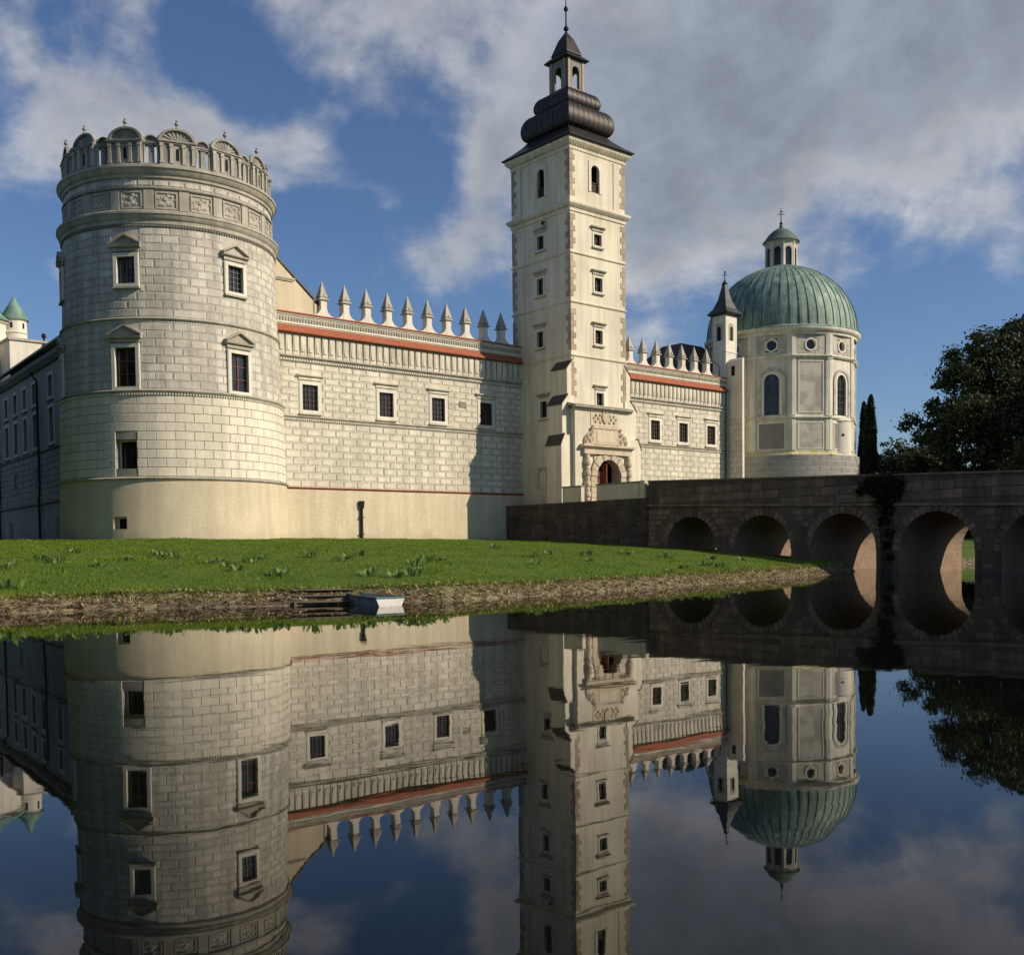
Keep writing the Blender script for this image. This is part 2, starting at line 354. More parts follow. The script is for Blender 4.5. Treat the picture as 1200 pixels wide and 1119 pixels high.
def moulding(mb, x0, x1, yw, z0, z1, proj, mi=0):
    """horizontal classical moulding on a -Y facing wall plane yw"""
    h = z1-z0
    mb.extr([(yw+.05, z0), (yw-proj*.35, z0), (yw-proj*.45, z0+h*.35), (yw-proj, z0+h*.6), (yw-proj, z1-.02), (yw+.05, z1)], lambda y, z: (x0, y, z), lambda y, z: (x1, y, z))

# ------------------------------------------------------------------ ground, water
POND = np.array([(-70, 52), (-30, 46), (-8, 41), (7.9, 37.0), (11.9, 36.2), (14.5, 35.2), (17.6, 33.8), (20.9, 32.2), (23.5, 31.2), (26.8, 31.4), (31.9, 31.9), (38.9, 33.0),
                 (48.8, 35.1), (57, 36.9), (64.2, 39.3), (70, 43.2), (78, 45.5), (86, 45.8), (91.5, 43), (93.5, 36), (92, 25), (88, 8), (84, -14), (74, -30), (50, -34), (28, -17), (13, -8.5),
                 (3.2, -.3), (-1.2, 3.8), (-14, 14), (-34, 26), (-70, 34)])
def pond_sd(x, y):
    """distance to the shore, positive on land"""
    x = np.asarray(x, float); y = np.asarray(y, float); d = np.full(x.shape, 1e9); ins = np.zeros(x.shape, bool)
    n = len(POND)
    for i in range(n):
        ax, ay = POND[i]; bx, by = POND[(i+1) % n]; ex, ey = bx-ax, by-ay
        t = np.clip(((x-ax)*ex+(y-ay)*ey)/(ex*ex+ey*ey), 0, 1)
        d = np.minimum(d, np.hypot(x-ax-t*ex, y-ay-t*ey))
        c = ((ay > y) != (by > y)); xi = ax+(y-ay)*ex/(ey if abs(ey) > 1e-9 else 1e-9)
        ins ^= c & (x < xi)
    return np.where(ins, -d, d)
def wob(x, y): return .5*np.sin(x*.9+1.3*np.sin(y*.7))+.35*np.sin(y*1.7+x*.4)+.25*np.sin(x*2.9-y*2.1)
def height(x, y):
    x = np.asarray(x, float); y = np.asarray(y, float)
    s = pond_sd(x, y)+.16*wob(x, y)
    bank = .50*np.clip(s/1.05, 0, 1)**.7
    rise = 2.28*(1-np.exp(-np.clip(s-.8, 0, None)/25))/(1-math.exp(-1.45))
    h = np.where(s > 0, bank+np.minimum(rise, 2.3), np.maximum(s*.55, -1.6))
    far = np.clip((np.hypot(x-60, y-60)-120)/300, 0, 1)*3
    return h+np.where(s > 1, .05*wob(x*.6, y*.6), 0)+far*(s > 0)
def axis(lo, hi, st, far):
    a = list(np.arange(lo, hi+1e-6, st)); k = st; p = hi
    while p < far: k *= 1.35; p += k; a.append(p)
    k = st; p = lo
    while p > -far: k *= 1.35; p -= k; a.insert(0, p)
    return np.array(a)
def ground():
    xs = axis(-20, 118, .75, 2500); ys = axis(-12, 92, .75, 2500); X, Y = np.meshgrid(xs, ys); Z = height(X, Y)
    nx, ny = len(xs), len(ys); me = bpy.data.meshes.new('ground')
    v = np.stack([X, Y, Z], -1).reshape(-1, 3)
    i = (np.arange(ny-1)[:, None]*nx+np.arange(nx-1)[None]).reshape(-1)
    f = np.stack([i, i+1, i+1+nx, i+nx], -1)
    me.from_pydata(v.tolist(), [], f.tolist())
    me.polygons.foreach_set('use_smooth', [True]*len(me.polygons))
    m = mat('ground', (.085, .14, .014), col2=(.055, .10, .01), scale=.35, fine=.25, fscale=5, bump=.5, bscale=12)
    nt = m.node_tree; N = nt.nodes; L = nt.links; P = N['Principled BSDF']; src = P.inputs['Base Color'].links[0].from_socket
    g = N.new('ShaderNodeNewGeometry'); sp = N.new('ShaderNodeSeparateXYZ'); L.new(g.outputs['Position'], sp.inputs[0])
    t = N.new('ShaderNodeTexNoise'); t.inputs['Scale'].default_value = 1.1; t.inputs['Detail'].default_value = 6; L.new(g.outputs['Position'], t.inputs['Vector'])
    a = N.new('ShaderNodeMath'); a.operation = 'MULTIPLY_ADD'; a.inputs[1].default_value = .22; L.new(t.outputs[0], a.inputs[0]); L.new(sp.outputs[2], a.inputs[2])
    r = N.new('ShaderNodeMapRange'); r.inputs[1].default_value = .54; r.inputs[2].default_value = .66; L.new(a.outputs[0], r.inputs[0])
    t2 = N.new('ShaderNodeTexNoise'); t2.inputs['Scale'].default_value = 3.5; t2.inputs['Detail'].default_value = 8; L.new(g.outputs['Position'], t2.inputs['Vector'])
    cr = N.new('ShaderNodeValToRGB'); cr.color_ramp.elements[0].position = .35; cr.color_ramp.elements[1].position = .68
    cr.color_ramp.elements[0].color = (.06, .045, .025, 1); cr.color_ramp.elements[1].color = (.29, .235, .14, 1); L.new(t2.outputs[0], cr.inputs[0])
    mx = N.new('ShaderNodeMix'); mx.data_type = 'RGBA'; L.new(r.outputs[0], mx.inputs[0]); L.new(cr.outputs[0], mx.inputs[6]); L.new(src, mx.inputs[7]); L.new(mx.outputs[2], P.inputs['Base Color'])
    me.materials.append(m); setting('ground', me)
ground()
def water():
    m = bpy.data.materials.new('water'); m.use_nodes = True; nt = m.node_tree; N = nt.nodes; L = nt.links; P = N['Principled BSDF']
    P.inputs['Base Color'].default_value = (.0035, .004, .0028, 1); P.inputs['Roughness'].default_value = .015; P.inputs['IOR'].default_value = 1.34; P.inputs['Specular IOR Level'].default_value = .5
    g = N.new('ShaderNodeNewGeometry')
    def nz(sc, rot, stretch, det):
        mp = N.new('ShaderNodeMapping'); mp.inputs['Rotation'].default_value = (0, 0, rot); mp.inputs['Scale'].default_value = (stretch, 1, 1); L.new(g.outputs['Position'], mp.inputs[0])
        t = N.new('ShaderNodeTexNoise'); t.inputs['Scale'].default_value = sc; t.inputs['Detail'].default_value = det; t.inputs['Roughness'].default_value = .45; L.new(mp.outputs[0], t.inputs['Vector']); return t.outputs[0]
    ad = N.new('ShaderNodeMath'); ad.operation = 'ADD'; L.new(nz(.55, .7, .5, 2), ad.inputs[0])
    m2 = N.new('ShaderNodeMath'); m2.operation = 'MULTIPLY'; m2.inputs[1].default_value = .22; L.new(nz(2.6, .7, .45, 3), m2.inputs[0]); L.new(m2.outputs[0], ad.inputs[1])
    pn = N.new('ShaderNodeMapRange'); pn.inputs[1].default_value = .4; pn.inputs[2].default_value = .66; pn.inputs[3].default_value = .35; pn.inputs[4].default_value = 1.5; L.new(nz(.09, .4, .6, 3), pn.inputs[0])
    pm_ = N.new('ShaderNodeMath'); pm_.operation = 'MULTIPLY'; L.new(ad.outputs[0], pm_.inputs[0]); L.new(pn.outputs[0], pm_.inputs[1]); ad = pm_
    b = N.new('ShaderNodeBump'); b.inputs['Strength'].default_value = .075; b.inputs['Distance'].default_value = .05; L.new(ad.outputs[0], b.inputs['Height']); L.new(b.outputs[0], P.inputs['Normal'])
    MATS['water'] = m
    mb = MB(); mb.face([(-75, -40, 0), (100, -40, 0), (100, 60, 0), (-75, 60, 0)]); setting('water', mb.mesh('water', 'water'))
water()
def ground_at(px, py):
    d = pixel_dir(px, py); t = 15.0
    while t < 200:
        p = np.array([0, 0, CAM_H])+d*t
        if p[2] <= float(height(p[0], p[1])): return p
        t += .1
    return None

# ------------------------------------------------------------------ shared wall pieces
def boss_mesh(w, h, d=.04, b=.10, mats=('sgraffito_light', 'sgraffito_dark')):
    mb = MB(); A = [(0, 0, 0), (w, 0, 0), (w, 0, h), (0, 0, h)]; B = [(b, -d, .02), (w-.02, -d, .02), (w-.02, -d, h-b), (b, -d, h-b)]
    mb.face(B, 0)
    for i, mi in ((0, 0), (1, 0), (2, 1), (3, 1)):
        j = (i+1) % 4; mb.face([A[i], A[j], B[j], B[i]], mi)
    return mb.mesh('boss', list(mats))
def cut(iv, cuts):
    out = [iv]
    for a, b in cuts:
        nx = []
        for p, q in out:
            if b <= p or a >= q: nx.append((p, q)); continue
            if a > p: nx.append((p, a))
            if b < q: nx.append((b, q))
        out = nx
    return out
def boss_rows(T, x0, x1, z0, z1, rows, pitch, holes, yw, name='boss', phase=0.0):
    rh = (z1-z0)/rows
    for r in range(rows):
        za = z0+r*rh; k = -1
        while True:
            k += 1; a = x0+(k-1)*pitch+(pitch*.5 if r % 2 else 0)+phase; b = a+pitch-.10+random.uniform(-.04, .03)
            if a > x1: break
            for p, q in cut((max(a, x0), min(b, x1)), [(h[0], h[1]) for h in holes if h[2] < za+rh and h[3] > za]):
                w = round((q-p)/.06)*.06
                if w < .3: continue
                hh = round(rh-.06, 3)
                T.part(name, cached(('boss', round(w, 2), hh), lambda: boss_mesh(w, hh)), (p, yw, za+.03+random.uniform(-.015, .015))).rotation_euler = (0, random.uniform(-.012, .012), 0)
def merlon_part(T, x, y, z):
    def base():
        mb = MB(); pts = []
        for i in range(7):
            t = i/6; pts.append((.26+.78*(1-math.sin(t*math.pi/2)), .80*(1-math.cos(t*math.pi/2))+.04))
        prof = [(-1.06, 0)]+[(-a, b) for a, b in pts]+[(-.25, 1.28), (.25, 1.28)]+[(a, b) for a, b in reversed(pts)]+[(1.06, 0)]
        mb.extr(prof, lambda a, b: (a, -.3, b), lambda a, b: (a, .3, b)); mb.box(-.275, -.32, 0, .275, .32, 1.275)
        return mb.mesh('merlon', 'plaster_white')
    def coll():
        mb = MB(); mb.sq([(.29, 1.28), (.45, 1.35), (.45, 1.43), (.34, 1.48), (.34, 1.56)]); return mb.mesh('collar', 'stone_trim')
    def spike():
        mb = MB(); mb.sq([(.30, 1.56), (.37, 1.63), (.30, 1.82), (.03, 2.92), (.0, 2.98)], cap=False)
        for a in (0, 1, 2, 3):
            dx, dy = ((0, -1), (1, 0), (0, 1), (-1, 0))[a]; mb.lathe([(.0, 1.68), (.09, 1.70), (.09, 1.82), (0, 1.84)], dx*.31, dy*.31, 6)
        return mb.mesh('spike', 'stone_trim')
    o = T.part('merlon', cached('merlon', base), (x, y, z)); sub(o, 'collar', cached('collar', coll)); sub(o, 'spike', cached('spike', spike))
def corbel_mesh():
    mb = MB(); n = 6; prof = [(-.02, 1.62), (-.13, 1.60), (-.16, 1.3), (-.14, .9), (-.10, .35), (-.06, 0)]
    for (a, b), (c, d) in zip(prof[:-1], prof[1:]):
        mb.face([(-.24, a, b), (-.24, c, d), (.24, c, d), (.24, a, b)]); mb.face([(-.24, a, b), (-.29, .02, b), (-.29, .02, d), (-.24, c, d)], 1); mb.face([(.29, .02, b), (.24, a, b), (.24, c, d), (.29, .02, d)])
    mb.box(-.14, -.165, .3, .14, -.13, 1.5); return mb.mesh('corbel', ['sgraffito_light', 'sgraffito_dark'])
def curtain_wall(label, x0, x1, bx0, bx1, wins, merl, cx0, cx1, y=76.0):
    T = Thing('curtain_wall', label, 'castle wall', ((x0+x1)/2, y, 2))
    holes = [(c-.72, c+.72, 13.3, 15.36) for c in wins]
    mb = MB(); grid_holes(mb, x0, x1, 7.0, 19.5, holes, lambda u, z, d: (u, y+d, z), .32); mb.box(x0, y+.35, 2, x1, y+2.0, 19.9)
    T.part('wall_face', mb.mesh('wall_face', 'sgraffito_ground'))
    mb = MB(); mb.box(x0, y-.16, 1.6, x1, y+.3, 6.86); T.part('plinth', mb.mesh('plinth', 'plaster_cream'))
    mb = MB(); moulding(mb, x0, x1, y, 6.86, 7.06, .26); T.part('plinth_moulding', mb.mesh('plinth_moulding', 'terracotta'))
    mb = MB(); moulding(mb, x0, x1, y, 12.56, 12.8, .2); T.part('string_course', mb.mesh('string_course', 'stone_trim'))
    mb = MB()
    xx = max(cx0, x0)
    while xx < x1: mb.box(xx, y-.14, 12.44, xx+.1, y+.02, 12.558); xx += .2
    T.part('dentil_course', mb.mesh('dentil_course', 'plaster_white'), stuff=True)
    mb = MB(); moulding(mb, x0, x1, y, 17.3, 17.62, .3); T.part('frieze_moulding', mb.mesh('frieze_moulding', 'stone_trim'))
    mb = MB(); xx = max(cx0, x0)
    while xx < x1: mb.box(xx, y-.2, 17.16, xx+.12, y+.02, 17.298); xx += .24
    T.part('dentil_course', mb.mesh('dentil_course', 'plaster_white'), stuff=True)
    boss_rows(T, bx0, bx1, 7.08, 12.42, 9, 1.335, [], y)
    bh = [(c-1.1, c+1.1, 12.9, 16.15) for c in wins]
    boss_rows(T, bx0, bx1, 12.84, 17.12, 8, 1.335, bh, y, phase=.4)
    cm = cached('corbel', corbel_mesh); xx = cx0
    while xx < cx1: T.part('corbel', cm, (xx, y, 17.66)); xx += .665
    mb = MB(); mb.extr([(y-.42, 19.38), (y-.45, 19.44), (y+.02, 20.0), (y+.3, 20.0), (y+.3, 19.38)], lambda a, b: (x0, a, b), lambda a, b: (x1, a, b))
    T.part('tiled_ledge', mb.mesh('tiled_ledge', 'terracotta'))
    mb = MB(); mb.box(x0, y+.02, 20.003, x1, y+.9, 20.92); moulding(mb, x0, x1, y+.02, 20.02, 20.18, .12); moulding(mb, x0, x1, y+.02, 20.72, 20.92, .16)
    T.part('parapet', mb.mesh('parapet', 'plaster_white'))
    mb = MB(); xx = max(cx0, x0)
    while xx < x1: mb.box(xx, y-.06, 20.32, xx+.13, y+.03, 20.64); xx += .26
    T.part('dentil_course', mb.mesh('dentil_course', 'sgraffito_dark'), stuff=True)
    mb = MB(); mb.extr([(y-.2, 20.923), (y-.22, 20.98), (y+.12, 21.13), (y+.92, 21.13), (y+.92, 20.923)], lambda a, b: (x0, a, b), lambda a, b: (x1, a, b))
    T.part('parapet_coping', mb.mesh('parapet_coping', 'terracotta'))
    for x in merl: merlon_part(T, x, y+.45, 21.1)
    for c in wins: window(T, (c, y, 13.3), 0, 1.44, 2.06, fw=.26, hood='flat', nb=(3, 4), bt=.028, bm='bar_brown', hm='sgraffito_light')
    return T

# ------------------------------------------------------------------ curtain walls
W1 = curtain_wall('long patterned stucco curtain wall with four windows between round tower and gate tower', 38.0, 66.4, 39.6, 66.1, [43.3, 50.7, 56.25, 61.75],
                  [44.85+2.135*i for i in range(10)], 39.4, 66.0)
W2 = curtain_wall('shorter patterned stucco curtain wall with three windows between gate tower and domed chapel', 73.0, 97.3, 75.5, 97.2, [85.14, 89.74, 94.54],
                  [75.3+2.11*i for i in range(10)], 73.6, 97.1)
def wall_extras():
    y = 76.0
    mb = MB(); x = 47.85
    mb.tube([(x, y-.3, 2.3), (x, y-.3, 5.5)], .12, 8); mb.lathe([(.12, 5.3), (.22, 5.5), (.26, 5.85), (.26, 6.0), (.2, 6.02)], x, y-.3, 8)
    for z in (3.2, 4.6): mb.box(x-.18, y-.45, z, x+.18, y-.15, z+.09)
    W1.part('downpipe', mb.mesh('downpipe', 'iron', True), label='short dark cast pipe standing against the plinth')
    mb = MB(); mb.box(58.55, y-.07, 14.7, 59.4, y+.02, 15.25); mb.box(58.62, y-.09, 14.77, 59.33, y-.05, 15.18)
    W1.part('plaque', mb.mesh('plaque', 'stone_dark'))
    mb = MB(); x = 97.0
    mb.tube([(x, y-.2, 4), (x, y-.2, 19.2), (x-.1, y-.1, 19.9), (x-.6, y+.2, 20.4)], .085, 8)
    mb.tube([(95.2, y+.5, 23.0), (96.6, y+.4, 22.4), (96.6, y+.4, 20.6)], .07, 6)
    W2.part('downpipe', mb.mesh('downpipe', 'lead_dark', True))
wall_extras()

# ------------------------------------------------------------------ round tower
RC = (32.9, 78.4); FACE = -112.76
def pol(c, r, a): return (c[0]+r*math.cos(R_(a)), c[1]+r*math.sin(R_(a)))
def curved_block(r, da, h, d=.03, b=.02, mats=('ashlar', 'joint_grey'), dark_edges=False, n=3):
    """block on a cylinder, starting at angle 0"""
    mb = MB(); db = math.degrees(b/r); s = []
    bt = b*(1.6 if dark_edges else 1)
    for i in range(n+1):
        a0 = da*i/n; a1 = db*(1.0) + (da-2*db)*i/n
        s.append((a0, a1))
    P = lambda rr, a, z: (rr*math.cos(R_(a)), rr*math.sin(R_(a)), z)
    for i in range(n):
        (a0, b0), (a1, b1) = s[i], s[i+1]
        mb.face([P(r+d, b0, b), P(r+d, b1, b), P(r+d, b1, h-bt), P(r+d, b0, h-bt)], 0)
        mb.face([P(r, a0, 0), P(r, a1, 0), P(r+d, b1, b), P(r+d, b0, b)], 0)
        mb.face([P(r+d, b0, h-bt), P(r+d, b1, h-bt), P(r, a1, h), P(r, a0, h)], 1 if dark_edges else 0)
    mb.face([P(r, 0, 0), P(r+d, db, b), P(r+d, db, h-bt), P(r, 0, h)], 1 if dark_edges else 0)
    mb.face([P(r+d, da-db, b), P(r, da, 0), P(r, da, h), P(r+d, da-db, h-bt)], 0)
    return mb.mesh('block', list(mats))
def round_tower():
    T = Thing('round_tower', 'stout round tower of pale patterned stucco with shell-crested crown on the lawn', 'tower', (*RC, 2.3))
    U = [-78.8, -135.4, 168.0]; wins_u = [(a, 20.5, 22.35, 1.3) for a in U]; wins_m = [(a, 13.4, 16.1, 1.5) for a in (-78.3, -136.3, 168.0)]
    low = (-136.5, 7.72, 9.75, 1.5); tiny = (-139.9, 3.55, 4.4, 1.0)
    norm = lambda a: a if a < 60 else a-360
    def hole(w, r): 
        h = math.degrees(w[3]/2/r); a = norm(w[0]); return (a-h, a+h, w[1], w[2])
    def wall(name, prof, holes, mats, depth=.35):
        mb = MB()
        for (z0, r0), (z1, r1) in zip(prof[:-1], prof[1:]):
            def place(a, z, d, z0=z0, z1=z1, r0=r0, r1=r1):
                r = r0+(r1-r0)*(z-z0)/(z1-z0)-d; x, y = pol(RC, r, a); return (x, y, z)
            grid_holes(mb, -300, 60, z0, z1, holes, place, depth, 3.0)
        return T.part(name, mb.mesh(name, mats, True))
    wall('plinth', [(1.5, 8.42), (7.0, 8.30)], [hole(tiny, 8.35)], 'plaster_cream', .8)
    wall('lower_wall', [(7.0, 8.22), (13.05, 8.10)], [hole(low, 8.15)], 'joint_grey', .9)
    wall('middle_wall', [(13.05, 7.98), (18.1, 7.88)], [hole(w, 7.93) for w in wins_m], 'round_ground')
    wall('upper_wall', [(18.1, 7.82), (24.75, 7.68)], [hole(w, 7.75) for w in wins_u], 'round_ground')
    wall('frieze', [(24.7, 7.52), (28.0, 7.46)], [], 'stone_trim')
    def ring(name, prof, mats='stone_trim'):
        mb = MB(); mb.lathe(prof, *RC, seg=120, cap=False); return T.part(name, mb.mesh(name, mats, True))
    ring('string_course', [(8.25, 6.93), (8.42, 6.98), (8.46, 7.06), (8.36, 7.13), (8.18, 7.17)])
    ring('string_course', [(8.08, 12.92), (8.2, 12.98), (8.26, 13.1), (8.22, 13.17), (7.95, 13.24)])
    ring('string_course', [(7.86, 17.94), (7.98, 17.99), (8.04, 18.09), (7.99, 18.15), (7.8, 18.2)])
    ring('cornice', [(7.66, 24.55), (7.78, 24.6), (7.80, 24.85), (7.92, 24.95), (8.0, 25.2), (8.06, 25.24), (8.06, 25.4), (7.9, 25.5), (7.5, 25.62)])
    ring('string_course', [(7.48, 27.0), (7.62, 27.05), (7.64, 27.13), (7.46, 27.2)], 'stone_grey')
    ring('cornice', [(7.44, 27.78), (7.58, 27.83), (7.6, 28.0), (7.74, 28.12), (7.86, 28.38), (7.94, 28.42), (7.94, 28.58), (7.72, 28.68), (7.2, 28.74)])
    for (r, z, h, n, sz, mt) in ((8.17, 12.80, .12, 260, .1, 'plaster_white'), (7.85, 17.84, .1, 260, .1, 'plaster_white'), (7.82, 24.98, .16, 220, .13, 'stone_dark'), (7.64, 28.06, .14, 220, .13, 'stone_dark'), (7.74, 24.42, .12, 240, .12, 'stone_dark')):
        mb = MB()
        for i in range(n):
            a = 360*i/n; da = math.degrees(sz/2/r)
            c0 = pol(RC, r-.15, a-da); c1 = pol(RC, r+.06, a-da); c2 = pol(RC, r+.06, a+da); c3 = pol(RC, r-.15, a+da)
            mb.loft([[(*c, z) for c in (c0, c1, c2, c3)], [(*c, z+h) for c in (c0, c1, c2, c3)]])
        T.part('dentil_course', mb.mesh('dentil_course', mt), stuff=True)
    # coursed blocks
    def blocks(z0, z1, rows, ra, rb, arc, holes, name, mats, dark, d, b, limit, gap, vary):
        rh = (z1-z0)/rows; n = 0; items = []
        for r in range(rows):
            za = z0+r*rh; rad = ra+(rb-ra)*(za-z0)/(z1-z0); st = math.degrees(arc/rad); nn = int(360/st); st = 360/nn
            for k in range(nn+1):
                a = FACE-180+k*st+(st/2 if r % 2 else 0); w = st-math.degrees(gap/rad)
                if abs(a+w/2-FACE) > 112: continue
                a += random.uniform(-vary, vary)*st; w += random.uniform(-vary, vary)*st*.8
                for p, q in cut((a, a+w), [(h[0], h[1]) for h in holes if h[2] < za+rh and h[3] > za]):
                    ww = round((q-p)/.4)*.4
                    if ww*rad < 7: continue
                    items.append((abs((p+q)/2-FACE), p, ww, za, rad))
        items.sort(); rest = []
        for i, (_, p, ww, za, rad) in enumerate(items):
            me = cached((name, round(rad, 2), round(ww, 1), round(rh, 3)), lambda: curved_block(rad, ww, rh-gap, d, b, mats, dark))
            if i < limit: T.part(name, me, (*RC, za+gap/2), R_(p))
            else: rest.append((me, p, za+gap/2))
        return rest
    pad = lambda h, e, zl, zh, r: (h[0]-math.degrees(e/r), h[1]+math.degrees(e/r), h[2]-zl, h[3]+zh)
    blocks(7.18, 12.80, 9, 8.215, 8.105, 1.27, [pad(hole(low, 8.15), .03, .03, .03, 8.15)], 'ashlar_block', ('ashlar', 'ashlar'), False, .03, .02, 300, .035, 0)
    hm = [pad(hole(w, 7.9), .3, .3, 1.75, 7.9) for w in wins_m]; hu = [pad(hole(w, 7.75), .3, .4, 1.75, 7.75) for w in wins_u]
    r1 = blocks(13.26, 17.82, 8, 7.976, 7.886, 1.15, hm, 'sgraffito_block', ('round_light', 'round_line'), True, .02, .035, 130, .07, .07)
    r2 = blocks(18.22, 24.40, 11, 7.818, 7.69, 1.15, hu, 'sgraffito_block', ('round_light', 'round_line'), True, .02, .035, 170, .07, .07)
    mb = MB()
    for me, p, z in r1+r2:
        c, s = math.cos(R_(p)), math.sin(R_(p))
        for poly in me.polygons:
            mb.face([(RC[0]+c*v.x-s*v.y, RC[1]+s*v.x+c*v.y, z+v.z) for v in (me.vertices[i].co for i in poly.vertices)], poly.material_index)
    T.part('sgraffito_blocks', mb.mesh('sgraffito_blocks', ['round_light', 'round_line']), stuff=True)
    # frieze: piers, framed panels, a row of small blocks
    pm = curved_block(7.5, 5.2, 1.36, .10, .02, ('stone_trim', 'stone_trim'))
    def panel():
        mb = MB(); r = 7.51; P = lambda rr, a, z: (rr*math.cos(R_(a)), rr*math.sin(R_(a)), z); A, H = 11.4, 1.2
        for i in range(6):
            a, b = A*i/6, A*(i+1)/6
            for z0, z1 in ((0, .12), (H-.12, H)):
                mb.loft([[P(r, a, z0), P(r+.04, a, z0), P(r+.04, a, z1), P(r, a, z1)], [P(r, b, z0), P(r+.04, b, z0), P(r+.04, b, z1), P(r, b, z1)]])
            for k in range(2):
                aa = a+A/12+random.uniform(-.6, .6); zz = .36+.42*k+random.uniform(-.14, .14); rr = random.uniform(.06, .2)
                x, y, _ = P(r, aa, 0); mb.loft([[(x+q*rr*math.cos(t*1.0472)*-math.sin(R_(aa)), y+q*rr*math.cos(t*1.0472)*math.cos(R_(aa)), zz+q*rr*math.sin(t*1.0472)) for t in range(6)] if q else [] for q in (1,)] and
                                                [[(P(r+o, aa, 0)[0]-q*rr*math.cos(t*1.0472)*math.sin(R_(aa)), P(r+o, aa, 0)[1]+q*rr*math.cos(t*1.0472)*math.cos(R_(aa)), zz+q*rr*math.sin(t*1.0472)) for t in range(6)] for q, o in ((1, 0), (.7, .04), (.2, .05))])
        for a, b in ((0, .8), (A-.8, A)):
            mb.loft([[P(r, a, .12), P(r+.07, a, .12), P(r+.07, b, .12), P(r, b, .12)], [P(r, a, H-.12), P(r+.07, a, H-.12), P(r+.07, b, H-.12), P(r, b, H-.12)]])
        return mb.mesh('frieze_panel', 'stone_trim')
    pn = panel()
    for i in range(20):
        a = -114.4+18*i; 
        if abs((a-FACE+180) % 360-180) > 115: continue
        T.part('frieze_panel', pn, (*RC, 25.7), R_(a-5.7)); T.part('frieze_pier', pm, (*RC, 25.62), R_(a+9-2.6))
    sm = curved_block(7.47, 7.0, .34, .04, .02, ('round_light', 'stone_grey'), True)
    for i in range(45):
        a = FACE+8*i
        if abs((a-FACE+180) % 360-180) < 115: T.part('frieze_block', sm, (*RC, 27.3), R_(a))
    # windows
    for (w, r, nb, bm) in [(x, 7.75, (3, 4), 'bar_lead') for x in wins_u]+[(x, 7.92, (1, 2), 'bar_red') for x in wins_m]:
        window(T, (*pol(RC, r+.02, w[0]), w[1]), R_(w[0]+90), w[3], w[2]-w[1], fw=.24, hood='pediment', nb=nb, bt=.03, bm=bm, fm='plaster_white', hm='stone_trim', depth=.24, proud=.12)
    for w, r in ((low, 8.15), (tiny, 8.36)):
        loc = (*pol(RC, r-.55, w[0]), w[1]); h = w[2]-w[1]
        b = MB(); b.box(-w[3]/2, -.02, 0, -w[3]/2+.12, .1, h); b.box(w[3]/2-.06, -.02, 0, w[3]/2, .1, h); b.box(-w[3]/2+.12, -.02, h-.12, w[3]/2-.06, .1, h)
        o = T.part('window', b.mesh('window', 'plaster_white'), loc, R_(w[0]+90))
        sub(o, 'pane', pane_mesh(w[3]+.1, h+.1, .14)); sub(o, 'glazing_bars', bars_mesh(w[3]-.3, h-.1, 2, 3, .09, .02, 'iron'))
    # roof deck and crown
    mb = MB(); mb.lathe([(7.3, 28.5), (7.0, 28.76), (.05, 29.2)], *RC, seg=60, cap=False); T.part('roof_deck', mb.mesh('roof_deck', 'lead_dark', True))
    def big_bay():
        mb = MB(); mb.box(-1.2, 0, 0, 1.2, .4, 1.52); mb.box(-1.24, -.12, 1.52, 1.24, .46, 1.62); mb.box(-1.3, -.2, 1.62, 1.3, .5, 1.72); mb.box(-1.22, -.1, 0, 1.22, -.001, .16)
        return mb.mesh('crown_bay', 'stone_grey')
    def pil():
        mb = MB(); mb.box(-.1, -.12, .165, .1, -.002, 1.3); mb.box(-.14, -.15, 1.3, .14, -.002, 1.515); mb.box(-.13, -.14, .165, .13, -.001, .3); return mb.mesh('pilaster', 'stone_trim')
    def niche():
        mb = MB(); mb.extr([(p[0], p[1]) for p in arch_pts(.22, .72, 6)], lambda a, b: (a, -.012, b+.42), lambda a, b: (a, .05, b+.42)); return mb.mesh('niche', 'dark_void')
    def lun(r, hgt, th):
        mb = MB(); n = 18
        for i in range(n):
            a, b = math.pi*i/n, math.pi*(i+1)/n; p = lambda t, q: (-r*q*math.cos(t), hgt*q*math.sin(t))
            da, db = (.1 if i % 2 else .2), (.2 if i % 2 else .1)
            mb.face([(0, .18, .02), (*[p(a, .86)[0]], da, p(a, .86)[1]), (*[p(b, .86)[0]], db, p(b, .86)[1])])
            mb.loft([[(p(t, q)[0], y, p(t, q)[1]) for q, y in ((.85, .0), (1, 0), (1.03, .1), (1.0, th), (.85, th))] for t in (a, b)])
            mb.face([(0, th-.02, .02), (p(b, .9)[0], th-.02, p(b, .9)[1]), (p(a, .9)[0], th-.02, p(a, .9)[1])])
        return mb.mesh('shell_lunette', 'stone_grey')
    def fin():
        mb = MB(); mb.lathe([(.14, 0), (.17, .05), (.1, .12), (.08, .3), (.16, .36), (.2, .46), (.17, .57), (.08, .62), (.06, .68), (.11, .74), (.1, .82), (.0, .86)], seg=10); return mb.mesh('finial', 'stone_grey', True)
    def vol():
        mb = MB(); mb.lathe([(.0, -.0), (.17, .02), (.19, .2), (.12, .3), (.15, .4), (.09, .5), (0, .53)], seg=8); return mb.mesh('urn', 'stone_trim', True)
    def small_bay():
        mb = MB(); mb.box(-.17, .02, 0, .17, .36, 1.40); mb.box(-.56, -.05, 1.40, .56, .42, 1.5); mb.box(-.6, -.1, 1.5, .6, .45, 1.6); mb.box(-.56, -.06, 0, .56, .4, .14)
        return mb.mesh('crown_bay', 'stone_grey')
    def colon():
        mb = MB(); mb.lathe([(.13, .14), (.13, .22), (.09, .26), (.08, 1.2), (.12, 1.26), (.14, 1.39)], seg=8); return mb.mesh('colonnette', 'stone_trim', True)
